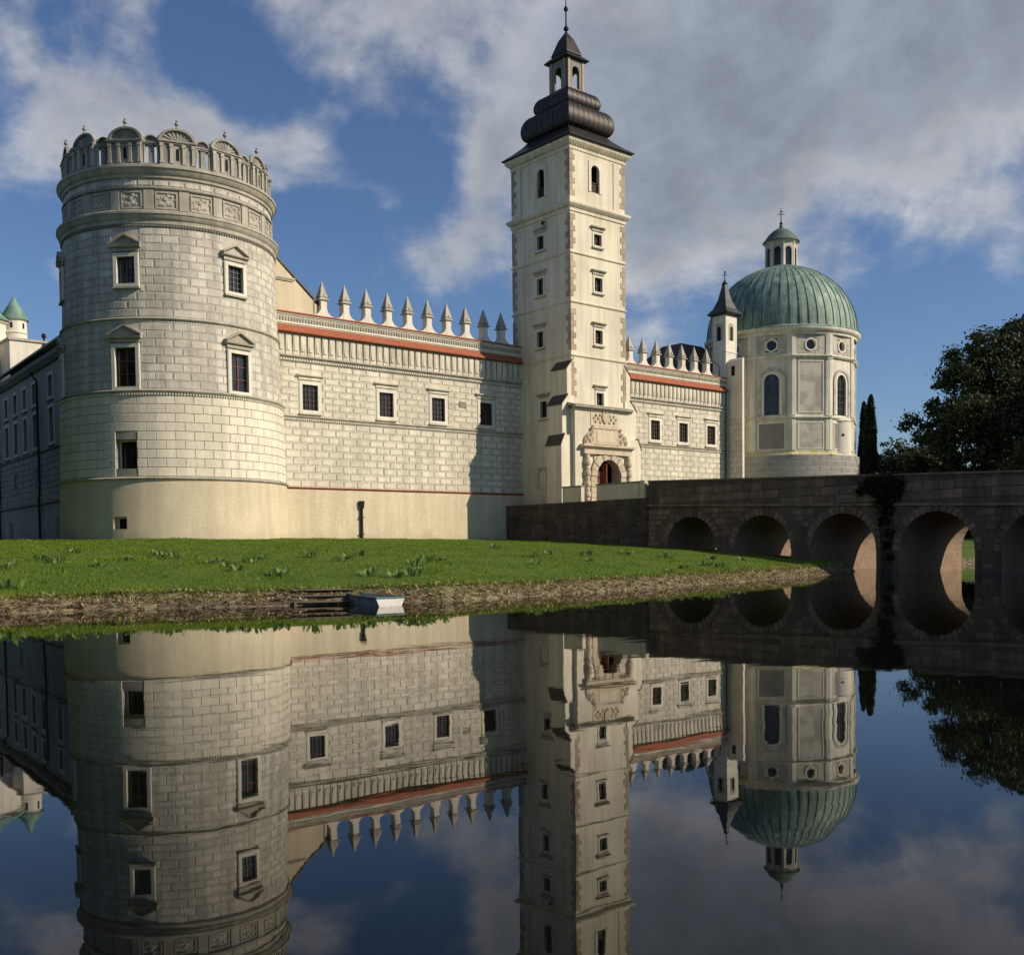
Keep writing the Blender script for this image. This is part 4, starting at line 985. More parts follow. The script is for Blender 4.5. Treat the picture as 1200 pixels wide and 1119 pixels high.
# ------------------------------------------------------------------ domed chapel tower
CC = (109.8, 77.3); CHAPEL_K = 1.066   # drawn at 8.3 m radius, built at 8.85 m
def chapel():
    T = Thing('chapel_tower', 'round chapel tower with ribbed green copper dome and small lantern', 'chapel', (*CC, 3))
    A0 = -137.1; R8 = 8.3
    mb = MB(); mb.lathe([(8.62, 1.5), (8.62, 11.6)], *CC, seg=72, cap=False); T.part('base_wall', mb.mesh('base_wall', 'joint_pale', True))
    rows, z0, rh = 9, 5.9, .63
    for r in range(rows):
        n = 38
        for k in range(n):
            a = -144.9-180+360*k/n+(360/n/2 if r % 2 else 0)
            if abs(((a+4+144.9)+180) % 360-180) > 100: continue
            T.part('ashlar_block', cached(('cb', 1), lambda: curved_block(8.62, 360/n-.42, rh-.06, .025, .02, ('ashlar_grey', 'ashlar_grey'))), (*CC, z0+r*rh+.03), R_(a))
    def ngon(r, z, off=0): return [(*pol(CC, r, A0+30*i), z) for i in range(12)]
    def band(name, prof, m):
        b = MB(); b.loft([ngon(r, z) for r, z in prof], True, False, False); return T.part(name, b.mesh(name, m))
    ap = math.cos(R_(15))
    # facet walls with window holes
    for i in range(12):
        a = A0+15+30*i; fr = R8*ap; hwid = R8*math.sin(R_(15)); isw = (i % 2 == 1)
        if abs(((a+144.9)+180) % 360-180) > 115: 
            b = MB(); b.box(-hwid, 0, 11.55, hwid, .4, 25.0); T.part('facet', cached('blankf', lambda: b.mesh('facet', 'chapel_plaster')), (*pol(CC, fr, a), 0), R_(a+90)); continue
        holes = [(-.72, .72, 22.9, 24.0)]+([(-1.02, 1.02, 15.95, 20.6)] if isw else [])
        def mk():
            b = MB(); grid_holes(b, -hwid, hwid, 11.55, 25.0, holes, lambda u, z, d: (u, d, z), .5); return b.mesh('facet', 'chapel_plaster')
        o = T.part('facet', cached(('facet', isw), mk), (*pol(CC, fr, a), 0), R_(a+90))
        # oculus
        def ocu():
            b = MB(); n = 20; k = []
            for t in range(n):
                c, s = math.cos(2*math.pi*t/n), math.sin(2*math.pi*t/n); m = 1.0/max(abs(c), abs(s))
                k.append((c, s, m))
            for t in range(n):
                c, s, m = k[t]; c2, s2, m2 = k[(t+1) % n]
                P = lambda r, y, q, w: (q*r, y, 23.45+w*r)
                b.face([P(.75*m, -.0, c, s), P(.75*m2, -.0, c2, s2), P(.62, -.0, c2, s2), P(.62, -.0, c, s)])
                b.loft([[P(.54, -.09, c, s), P(.72, -.09, c, s), P(.74, .0, c, s), P(.52, .3, c, s)], [P(.54, -.09, c2, s2), P(.72, -.09, c2, s2), P(.74, .0, c2, s2), P(.52, .3, c2, s2)]])
            return b.mesh('oculus', 'plaster_white')
        q = sub(o, 'oculus', cached('ocu', ocu)); b = MB(); b.box(-.7, .28, 22.8, .7, .3, 24.1); sub(o, 'pane', cached('ocup', lambda: b.mesh('pane', 'glass')))
        def opan():
            b = MB(); H = (22.5, 24.5)
            for s in (-1, 1):
                for x0, x1 in ((.85, 1.55),): b.box(min(s*x0, s*x1), -.03, H[0], max(s*x0, s*x1), .005, H[1])
            b.box(-.85, -.03, 24.15, .85, .005, H[1]); b.box(-.85, -.03, H[0], .85, .005, 22.75); return b.mesh('oculus_panel', 'chapel_panel')
        sub(o, 'oculus_panel', cached('opan', opan))
        if isw:
            sub(o, 'window_frame', cached('cwf', lambda: arch_plate(1.62, 3.62, 2.3, 4.75, -.06, .3, 'plaster_white', 'window_frame')), (0, 0, 15.95))
            sub(o, 'archivolt', cached('cwa', lambda: arch_plate(2.3, 3.62, 2.95, 5.1, -.14, -.062, 'chapel_panel', 'archivolt', ring=True)), (0, 0, 15.95))
            sub(o, 'pane', cached('cwp', lambda: pane_mesh(1.7, 4.6, .24)), (0, 0, 15.95)); sub(o, 'glazing_bars', cached('cwb', lambda: bars_mesh(1.62, 4.4, 3, 5, .2, .028, 'bar_lead', True)), (0, 0, 15.95))
            pm = 'chapel_grey'
        else:
            b = MB(); b.box(-1.3, -.03, 16.2, 1.3, .005, 21.6); sub(o, 'blind_panel', cached('blind', lambda: b.mesh('blind_panel', 'chapel_panel'))); pm = 'chapel_panel'
            def bf():
                b = MB(); 
                for (x0, z0_, x1, z1_) in ((-1.45, 16.1, -1.32, 21.75), (1.32, 16.1, 1.45, 21.75), (-1.32, 21.62, 1.32, 21.75), (-1.32, 16.1, 1.32, 16.2)): b.box(x0, -.08, z0_, x1, .005, z1_)
                return b.mesh('panel_frame', 'plaster_white')
            sub(o, 'panel_frame', cached('bf', bf))
        b = MB(); b.box(-1.35, -.03, 12.3, 1.35, .005, 15.0); sub(o, 'lower_panel', cached(('lp', pm), lambda: b.mesh('lower_panel', pm)))
        def lf():
            b = MB()
            for (x0, z0_, x1, z1_) in ((-1.5, 12.2, -1.36, 15.15), (1.36, 12.2, 1.5, 15.15), (-1.36, 15.02, 1.36, 15.15), (-1.36, 12.2, 1.36, 12.29)): b.box(x0, -.07, z0_, x1, .004, z1_)
            return b.mesh('panel_frame', 'plaster_white')
        sub(o, 'panel_frame', cached('lf', lf))
        b = MB(); b.box(-1.9, -.035, 11.75, 1.9, .003, 12.12); sub(o, 'skirting', cached('lich', lambda: b.mesh('skirting', 'chapel_lichen')))
    # corner pilasters
    def pil():
        b = MB()
        for s in (-1, 1):
            ca, sa = math.cos(s*R_(15)), math.sin(s*R_(15))
            b.extr([(0, 0), (s*.46*ca, .46*abs(sa)), (s*.46*ca, .46*abs(sa)+.2), (0, .2)], lambda x, y: (x, y-.1, 12.1), lambda x, y: (x, y-.1, 24.6))
        b.box(-.3, -.16, 15.75, .3, .0, 15.9); b.box(-.3, -.16, 21.9, .3, 0, 22.05); return b.mesh('pilaster', 'chapel_plaster')
    pm = pil()
    for i in range(12):
        a = A0+30*i
        if abs(((a+144.9)+180) % 360-180) < 118: T.part('pilaster', pm, (*pol(CC, R8, a), 0), R_(a+90))
    band('string_course', [(R8-.1, 22.02), (R8+.22, 22.06), (R8+.34, 22.2), (R8+.34, 22.3), (R8-.1, 22.42)], 'chapel_plaster')
    band('string_course', [(R8-.1, 15.42), (R8+.16, 15.48), (R8+.26, 15.6), (R8+.26, 15.68), (R8-.1, 15.78)], 'chapel_plaster')
    band('base_moulding', [(R8+.3, 11.5), (R8+.46, 11.56), (R8+.4, 11.7), (R8-.1, 11.9)], 'chapel_lichen')
    # small bartizan-like bulge on the right
    b = MB(); c = pol(CC, 6.95, -88); b.lathe([(1.68, 11.6), (1.68, 15.25), (1.78, 15.35), (1.64, 15.5), (.2, 15.9)], *c, seg=24, cap=False); o = T.part('stair_bulge', b.mesh('stair_bulge', 'plaster_white', True))
    b = MB(); cpos = pol(c, 1.67, -118); b.lathe([(.0, -.03), (.16, -.03), (.16, .03), (0, .03)], 0, 0, 10); ob = T.part('porthole', b.mesh('porthole', 'dark_void'), (*cpos, 13.8), R_(-118+90)); ob.rotation_euler = (R_(90), 0, R_(-118+90))
    # cornice, dome
    b = MB(); b.lathe([(8.2, 24.5), (8.35, 24.58), (8.38, 24.8), (8.62, 24.95), (8.72, 25.15), (8.72, 25.3)], *CC, seg=96, cap=False); T.part('cornice', b.mesh('cornice', 'chapel_plaster', True))
    dome = [(8.5, 25.28), (8.72, 25.3), (8.75, 25.36), (8.45, 25.6)]
    for i in range(1, 19):
        t = i/18*1.335; dome.append((8.42*math.cos(t), 25.6+8.1*math.sin(t)))
    b = MB(); b.lathe(dome, *CC, seg=96, cap=False); T.part('dome', b.mesh('dome', 'copper_green', True))
    sb = MB(); path = [(r+.015, 0, z) for r, z in dome[3:]]
    for k in range(len(path)-1):
        (r0, _, z0_), (r1, _, z1_) = path[k], path[k+1]; w = .04
        sb.loft([[(r0-.05, -w, z0_), (r0+.05, -w*.5, z0_), (r0+.05, w*.5, z0_), (r0-.05, w, z0_)], [(r1-.05, -w, z1_), (r1+.05, -w*.5, z1_), (r1+.05, w*.5, z1_), (r1-.05, w, z1_)]], cap0=False, cap1=False)
    sm = sb.mesh('seam', 'copper_dark_green')
    for i in range(52): T.part('seam', sm, (*CC, 0), R_(360/52*i))
    # lantern
    z0 = dome[-1][1]-.1
    b = MB(); b.lathe([(2.1, z0-.05), (2.15, z0+.1), (1.9, z0+.22), (1.6, z0+.3)], *CC, seg=32, cap=False); T.part('lantern_base', b.mesh('lantern_base', 'copper_green', True))
    lf = arch_plate(.78, 1.75, 1.36, 2.75, -.08, .14, 'chapel_panel', 'lantern_arch'); lp = pane_mesh(.8, 2.2, .1)
    for i in range(8):
        a = -144.9+22.5+45*i+8; o = T.part('lantern_arch', lf, (*pol(CC, 1.58, a), z0+.25), R_(a+90)); sub(o, 'pane', lp); b = MB(); b.lathe([(.14, 0), (.11, .1), (.1, 2.35), (.15, 2.5), (.15, 2.7)], .68, .0, 8); sub(o, 'colonnette', cached('lcol', lambda: b.mesh('colonnette', 'plaster_white', True)))
    zt = z0+2.95
    b = MB(); b.lathe([(1.6, zt-.1), (1.85, zt), (1.95, zt+.12), (1.6, zt+.2)], *CC, seg=32, cap=False); T.part('lantern_cornice', b.mesh('lantern_cornice', 'chapel_panel', True))
    b = MB(); b.lathe([(1.9, zt+.14), (2.1, zt+.16), (2.1, zt+.22), (1.85, zt+.5), (1.45, zt+1.05), (.95, zt+1.5), (.45, zt+1.78), (.2, zt+1.9), (.22, zt+2.1), (.08, zt+2.3)], *CC, seg=16, cap=False); T.part('lantern_roof', b.mesh('lantern_roof', 'copper_dark_green', True))
    b = MB(); b.lathe([(.1, zt+2.2), (.2, zt+2.4), (.08, zt+2.55), (.05, zt+3.0), (.05, zt+4.1)], *CC, 8); d = (-.76*.3, .65*.3)
    for zz, s in ((zt+3.45, 1.3), (zt+3.75, .8)): b.tube([(CC[0]-d[0]*s, CC[1]-d[1]*s, zz), (CC[0]+d[0]*s, CC[1]+d[1]*s, zz)], .045, 5)
    T.part('cross', b.mesh('cross', 'iron', True))
    T.o.scale = (CHAPEL_K,)*3; T.o.location = (*CC, 3.07)
chapel()

# ------------------------------------------------------------------ west wing, gable, far royal tower, roof behind
def west_wing():
    T = Thing('west_wing', 'long shaded castle wing with two rows of windows behind the round tower', 'castle wing', (30, 105, 2.5))
    ang = math.atan2(.069, 1); O_ = Vector((30+.069*(80-97), 80, 0)); rz = R_(-90)-ang
    # local: u along the wall away from the tower
    def W(u, z, d=0): return (O_.x+math.sin(ang)*u+math.cos(ang)*d, O_.y+math.cos(ang)*u-math.sin(ang)*d, z)
    U = lambda Y: (Y-80)/math.cos(ang)
    cols = [99.6, 106.0, 110.1, 114.4, 118.8, 123.2, 127.6, 132]
    hs = []
    for c in cols: hs += [(U(c)-.75, U(c)+.75, 16.1, 18.0), (U(c)-.78, U(c)+.78, 12.0, 15.1)]
    sm = [(U(105.6)-.35, U(105.6)+.35, 8.45, 10.0), (U(115.1)-.35, U(115.1)+.35, 8.4, 10.0)]
    mb = MB(); grid_holes(mb, 0, 62, 1.5, 19.8, hs+sm, lambda u, z, d: W(u, z, d), .4); mb.face([W(0, 19.8), W(62, 19.8), W(62, 19.8, 14), W(0, 19.8, 14)]); mb.face([W(62, 1.5), W(62, 19.8), W(62, 19.8, 14), W(62, 1.5, 14)])
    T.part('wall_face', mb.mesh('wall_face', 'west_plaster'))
    for c in cols:
        window(T, W(U(c), 16.1), rz, 1.5, 1.9, fw=.28, hood=None, nb=(1, 1), bt=.04, bm='bar_lead', fm='plaster_white', depth=.3, proud=.05)
        window(T, W(U(c), 12.0), rz, 1.56, 3.1, fw=.28, hood=None, nb=(1, 3), bt=.04, bm='bar_lead', fm='plaster_white', depth=.3, proud=.05)
    for Y, z in ((105.6, 8.45), (115.1, 8.4)): window(T, W(U(Y), z), rz, .7, 1.55, fw=.14, hood=None, nb=(1, 2), bt=.02, depth=.25, fm='west_plaster', hm='west_plaster')
    def bandw(name, z0, z1, pr, m):
        b = MB(); b.loft([[W(u, z0, .02), W(u, z0, -pr*.4), W(u, (z0+z1)/2, -pr), W(u, z1-.03, -pr), W(u, z1, .02)] for u in (0, 62)]); T.part(name, b.mesh(name, m))
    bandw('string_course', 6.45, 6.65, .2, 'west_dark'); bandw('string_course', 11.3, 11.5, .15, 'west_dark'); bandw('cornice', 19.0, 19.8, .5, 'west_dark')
    b = MB()
    for r in range(8):
        z = 6.75+r*.56
        for k in range(42):
            u = 9+k*1.3+(.65 if r % 2 else 0)
            if any(a-.2 < u+.6 < bb+.2+.6 and c < z+.5 and d > z for a, bb, c, d in sm): continue
            b.loft([[W(u, z, .01), W(u+1.2, z, .01), W(u+1.2, z+.48, .01), W(u, z+.48, .01)], [W(u+.06, z+.05, -.06), W(u+1.14, z+.05, -.06), W(u+1.14, z+.42, -.06), W(u+.06, z+.42, -.06)]], cap0=False)
    T.part('bosses', b.mesh('bosses', 'west_plaster'), stuff=True)
    for Y in (98.7, 118.3):
        b = MB(); u = U(Y); b.loft([[W(u-.6, 2.6, -.05), W(u+.6, 2.6, -.05), W(u+.6, 2.6, .02), W(u-.6, 2.6, .02)], [W(u-.6, 5.2, -.05), W(u+.6, 5.2, -.05), W(u+.6, 5.2, .02), W(u-.6, 5.2, .02)]]); T.part('door', b.mesh('door', 'bar_brown'))
    for Y in (104.3, 122.8):
        b = MB(); u = U(Y); b.tube([W(u, 2.7, -.22), W(u, 7.2, -.22), W(u-.4, 7.9, -.22), W(u-.4, 18.0, -.22), W(u+.2, 18.8, -.6)], .11, 8); T.part('downpipe', b.mesh('downpipe', 'iron', True))
    # roof, running back from the gable on the gate front
    eL = 20.3
    b = MB(); rid = 27.6
    xl = lambda y: 30+.069*(y-97)-.6
    for (ya, yb) in ((76.4, 141),):
        for (p, q) in (((xl(ya), eL), (38.0, rid)), ((38.0, rid), (45.6, 21.2))):
            dx = .069*(yb-ya); b.loft([[(p[0], ya, p[1]), (q[0], ya, q[1]), (q[0], ya, q[1]+.18), (p[0], ya, p[1]+.18)], [(p[0]+dx, yb, p[1]), (q[0]+dx, yb, q[1]), (q[0]+dx, yb, q[1]+.18), (p[0]+dx, yb, p[1]+.18)]])
    T.part('roof', b.mesh('roof', 'lead_dark'))
    b = MB(); b.extr([(29.6, 19), (45.35, 19), (45.35, 21.2), (38.0, rid-.05), (29.6, eL)], lambda x, z: (x, 76.46, z), lambda x, z: (x, 76.95, z)); o = T.part('gable', b.mesh('gable', 'plaster_cream'))
    b = MB(); b.box(40.2, 76.3, 23.7, 42.35, 76.458, 23.85); b.box(40.2, 76.36, 23.58, 42.2, 76.458, 23.698); sub(o, 'moulding', b.mesh('moulding', 'stone_trim'))
    b = MB(); b.box(44.05, 76.42, 21.15, 44.13, 76.459, 22.5); sub(o, 'joint_strip', b.mesh('joint_strip', 'stone_dark'))
west_wing()
def royal_tower():
    c = (34.4, 153.0); T = Thing('royal_tower', 'distant white tower with green cone topped turrets above the shaded wing', 'tower', (*c, 2.5))
    b = MB(); b.lathe([(8.2, 2), (8.0, 26.5), (8.3, 26.7), (8.3, 27.0), (7.6, 27.2), (7.5, 31.6), (7.8, 31.8), (7.8, 32.1)], *c, seg=60, cap=False); T.part('drum', b.mesh('drum', 'plaster_white', True))
    b = MB(); b.lathe([(8.1, 32.05), (8.1, 32.2), (4.0, 35.2), (.3, 40.5), (.05, 41)], *c, seg=40, cap=False); T.part('cone_roof', b.mesh('cone_roof', 'copper_pale', True))
    tm = MB(); tm.lathe([(.5, 26.5), (1.3, 28.2), (1.5, 28.6), (1.5, 30.6), (1.65, 30.75), (1.5, 30.9), (1.46, 32.4), (1.6, 32.55)], 0, 0, 20, cap=False); tm = tm.mesh('corner_turret', 'plaster_white', True)
    rm = MB(); rm.lathe([(1.78, 32.5), (1.78, 32.6), (1.0, 34.0), (.06, 35.6), (.03, 36)], 0, 0, 16, cap=False); rm = rm.mesh('turret_roof', 'copper_pale', True)
    sl = MB(); sl.box(-.14, -.03, 0, .14, .1, .7); sl = sl.mesh('slit_window', 'dark_void')
    for i in range(6):
        a = -38+60*i; p = pol(c, 7.9, a); o = T.part('corner_turret', tm, (*p, 0)); sub(o, 'turret_roof', rm)
        for k in range(6): sub(o, 'slit_window', sl, (1.47*math.cos(R_(60*k)), 1.47*math.sin(R_(60*k)), 31.3), R_(60*k+90))
    b = MB(); b.tube([(*pol(c, 8.25, -75), 3), (*pol(c, 8.25, -75), 27)], .14, 6); b.tube([(*pol(c, 8.25, -115), 3), (*pol(c, 8.25, -115), 27)], .14, 6); T.part('downpipe', b.mesh('downpipe', 'iron'))
    N = Thing('north_range', 'distant pale castle range with flat parapet below the cone topped turrets', 'castle wing', (46, 141, 2.5))
    b = MB(); b.box(38.0, 141.0, 2, 47.0, 160, 28.6); N.part('wall', b.mesh('wall', 'plaster_white')); b = MB(); b.box(37.8, 140.8, 28.6, 47.2, 160.2, 28.9); N.part('coping', b.mesh('coping', 'stone_trim'))
    b = MB(); b.box(42.0, 140.7, 2, 42.3, 141.0, 28.5); b.lathe([(.16, 28.9), (.1, 29.1), (.3, 29.4), (.28, 29.7), (0, 29.9)], 42.1, 140.9, 8); N.part('downpipe', b.mesh('downpipe', 'iron'))
royal_tower()
def back_roof():
    T = Thing('courtyard_building', 'small courtyard building with dark hipped roof behind the merlons beside the chapel', 'building', (101.5, 86, 2.5))
    b = MB(); b.box(97, 82, 2, 107, 91, 23.0); T.part('wall', b.mesh('wall', 'plaster_cream'))
    b = MB(); b.loft([[(96.6, 81.6, 22.9), (107.4, 81.6, 22.9), (107.4, 91.4, 22.9), (96.6, 91.4, 22.9)], [(96.6, 81.6, 23.05), (107.4, 81.6, 23.05), (107.4, 91.4, 23.05), (96.6, 91.4, 23.05)], [(100.0, 85.0, 26.7), (104, 85, 26.7), (104, 88, 26.7), (100.0, 88, 26.7)]]); T.part('roof', b.mesh('roof', 'shingle'))
back_roof()

# ------------------------------------------------------------------ trees
def blob_tree(name, label, base, H, blobs, nleaf, leaf, mtl, trunk_r, limbs, group=None, dens=.55):
    T = Thing(name, label, 'tree', base, group); bx, by, bz = base
    vol = np.array([b[3]*b[3] for b in blobs]); cnt = (nleaf*vol/vol.sum()).astype(int); pts = []; nr = []
    for (dx, dy, dz, r), n in zip(blobs, cnt):
        # each blob is a bunch of leafy sprays
        k = max(6, int(r*r*3.2)); u = rng.normal(size=(k, 3)); u /= np.linalg.norm(u, axis=1)[:, None]; cc = u*(r*(.45+.6*rng.random(k)**.6))[:, None]; cc[:, 2] *= .8
        w = rng.integers(0, k, n); d = rng.normal(size=(n, 3)); sp = (.16*r+.28)
        p = cc[w]+d*sp*np.array([1, 1, .6])*(.5+.8*rng.random(k)[w])[:, None]
        pts.append(p+np.array([bx+dx, by+dy, bz+dz])); nr.append(p/np.maximum(np.linalg.norm(p, axis=1), .1)[:, None])
    pts = np.concatenate(pts); nr = np.concatenate(nr)
    pts[:, 2] = np.maximum(pts[:, 2], bz+.25)
    T.part('crown', leaf_quads(pts, leaf*.6, leaf*1.25, nr)('crown', mtl))
    mb = MB(); th = H*.62
    mb.tube([(bx, by, bz-.3), (bx+.1, by, bz+th*.25), (bx-.15, by+.1, bz+th*.6), (bx+.1, by, bz+th)], [trunk_r*1.3, trunk_r, trunk_r*.75, trunk_r*.4], 9)
    T.part('trunk', mb.mesh('trunk', 'bark', True))
    mb = MB()
    for i in limbs:
        dx, dy, dz, r = blobs[i]; z0 = bz+th*random.uniform(.35, .8)
        mb.tube([(bx, by, z0), (bx+dx*.45, by+dy*.45, z0+(bz+dz-z0)*.6), (bx+dx*.9, by+dy*.9, bz+dz)], [trunk_r*.42, trunk_r*.25, trunk_r*.08], 6)
    T.part('limbs', mb.mesh('limbs', 'bark', True)); return T
FWD = np.array([_F[0], _F[1]]); FWD /= np.hypot(*FWD); RGT = np.array([FWD[1], -FWD[0]])
def at(px, D):
    d = pixel_dir(px, 640); h = d[:2]/np.dot(d[:2], FWD); p = h*D; return p
def px_blob(base, D, px, py, rpx, dd=0.0):
    """offset of a crown lump seen at pixel (px, py) and lying dd metres behind the trunk's distance D"""
    d = pixel_dir(px, py); t = (D+dd)/np.dot(d[:2], FWD); p = np.array([0, 0, CAM_H])+d*t
    return (p[0]-base[0], p[1]-base[1], p[2]-base[2], rpx/F_PX*(D+dd))
def trees():
    D = 132; b = at(1158, D); base = (b[0], b[1], float(height(b[0], b[1])))
    spec = [(1195, 402, 26, 0), (1160, 408, 24, -3), (1133, 420, 22, 2), (1122, 448, 22, -2), (1150, 445, 30, -5), (1190, 440, 32, -3), (1110, 480, 20, 1), (1140, 490, 34, -6), (1180, 490, 38, -7),
            (1215, 460, 40, 2), (1235, 410, 34, 3), (1105, 515, 22, -3), (1140, 535, 34, -5), (1190, 540, 40, -7), (1230, 520, 44, 0), (1260, 470, 40, 4), (1165, 470, 34, 6), (1120, 545, 26, 2),
            (1068, 492, 9, 2), (1078, 512, 9, 2), (1062, 500, 6, 2), (1090, 500, 10, 1), (1185, 386, 12, 0), (1200, 378, 10, 1), (1146, 396, 9, 0)]
    bl = [px_blob(base, D, x, y, r, dd) for x, y, r, dd in spec]
    blob_tree('deciduous_tree', 'huge dark spreading tree rising behind the bridge', base, 25, bl, 70000, .33, 'leaf_dark', .85, [0, 2, 3, 5, 6, 8, 9, 18, 14])
    for k, (px, top, hpx, D, lab) in enumerate(((1020, 466, 8.5, 140, 'taller of two columnar cypresses beside the chapel'), (1012, 474, 7, 143, 'shorter of two columnar cypresses tucked against the chapel'))):
        b = at(px, D); base = (b[0], b[1], float(height(b[0], b[1]))); H = CAM_H+(637-top)/F_PX*D-base[2]; w = hpx/F_PX*D
        T = Thing('cypress_tree', lab, 'tree', base, 'columnar cypresses by the chapel')
        n = 9000; t = rng.random(n); r = w*np.clip(1.25*(1-t)**.45*np.minimum(1, .6+t*2), 0, 1.05)*(.72+.35*rng.random(n)); a = rng.random(n)*2*math.pi; r *= 1+.14*np.sin(a*3+t*22)
        P = np.stack([base[0]+r*np.cos(a), base[1]+r*np.sin(a), base[2]+.3+t*(H-.3)], -1); T.part('crown', leaf_quads(P, .18, .42, np.stack([np.cos(a), np.sin(a), .6*np.ones(n)], -1))('crown', 'leaf_cypress'))
        mb = MB(); mb.tube([(base[0], base[1], base[2]-.2), (base[0], base[1], base[2]+H*.9)], [.28, .05], 7); T.part('trunk', mb.mesh('trunk', 'bark'))
    # lower trees closing the view behind the bridge, and trees added beyond the frame to shade them
    for (px, D, H, r, mtl, lab) in ((1048, 160, 15.5, 4.6, 'leaf_olive', 'low rounded tree beside the cypresses behind the bridge'), (1078, 150, 13.0, 4.2, 'leaf_dark', 'small dark tree at the foot of the huge spreading tree'),
                                    (1030, 175, 14.5, 4.0, 'leaf_dark', 'dim rounded tree far behind the two cypresses'), (1098, 172, 17.0, 5.0, 'leaf_olive', 'olive green tree half hidden behind the huge spreading tree'),
                                    (1215, 118, 11.0, 4.2, 'leaf_olive', 'bushy tree under the outer boughs of the huge tree'), (1290, 122, 24, 8.0, 'leaf_dark', 'tall broad tree standing in the park beyond the bridge'),
                                    (1370, 110, 23, 7.5, 'leaf_dark', 'broad dark park tree further along the moat'), (1480, 112, 24, 8.0, 'leaf_dark', 'outermost broad park tree beyond the moat')):
        b = at(px, D); base = (b[0], b[1], float(height(b[0], b[1]))); bl = []
        for i in range(11):
            a = random.uniform(0, 6.28); q = random.uniform(0, .75)*r; bl.append((q*math.cos(a), q*math.sin(a), H*random.uniform(.3, .86), r*random.uniform(.35, .6)))
        bl.append((0, 0, H*.9-r*.2, r*.4)); bl.append((0, 0, H*.45, r*.7)); bl.append((0, 0, H*.2, r*.7))
        blob_tree('deciduous_tree', lab, base, H, bl, 9000, .42, mtl, .4, [0, 2, 4, 6], 'park trees behind the bridge')
trees()
def shade_trees_and_shrubs():
    random.seed(5)  # unseen trees added in the west to darken the round tower's left and wing
    labs = ['broad leafy park tree standing west of the castle wing', 'tall park tree on the lawn west of the round tower', 'wide crowned tree behind the western lawn', 'outer park tree above the western bank', 'spreading tree near the western water edge', 'big round park tree north west of the wing', 'slim crowned park tree beside the long wing']
    for (X, Y, H, r, mtl), lab in zip(((4, 71, 28, 9, 'leaf_dark'), (7, 87, 27, 9, 'leaf_dark'), (9, 104, 28, 9, 'leaf_dark'), (-2, 56, 26, 9, 'leaf_dark'), (-16, 62, 27, 9.5, 'leaf_olive'), (8, 126, 28, 9, 'leaf_dark'), (-12, 80, 29, 9.5, 'leaf_dark')), labs):
        base = (X, Y, float(height(X, Y))); bl = []
        for i in range(12):
            a = random.uniform(0, 6.28); q = random.uniform(0, .75)*r; bl.append((q*math.cos(a), q*math.sin(a), H*random.uniform(.3, .86), r*random.uniform(.35, .6)))
        bl += [(0, 0, H*.9-r*.2, r*.4), (0, 0, H*.45, r*.7), (0, 0, H*.25, r*.6), (0, 0, H*.12, r*.5)]
        blob_tree('deciduous_tree', lab, base, H, bl, 14000, .7, mtl, .45, [0, 2, 4, 6], 'park trees west of the castle')
    for k, (px, D, w, h, lab) in enumerate(((1095, 118, 4.2, 6.0, 'rounded dark shrub on the far bank under the huge tree'), (1128, 121, 4.6, 6.8, 'widest shrub on the far bank seen through the bridge arch'), (1165, 117, 4.2, 6.2, 'shrub beside the trunk of the huge spreading tree'), (1205, 114, 4.5, 7.0, 'bushy shrub on the far bank beyond the bridge'), (1060, 126, 4.4, 6.0, 'low shrub between the cypresses and the huge tree'))):
        b = at(px, D); base = (b[0], b[1], float(height(b[0], b[1])))
        bl = [(random.uniform(-.5, .5)*w, random.uniform(-.5, .5)*w, h*random.uniform(.15, .75), w*random.uniform(.35, .5)) for i in range(9)]+[(0, 0, h*.3, w*.6)]
        blob_tree('park_shrub', lab, base, h, bl, 4000, .35, 'leaf_olive' if k % 2 else 'leaf_dark', .15, [0, 3, 5], 'shrubs on the far bank')
shade_trees_and_shrubs()

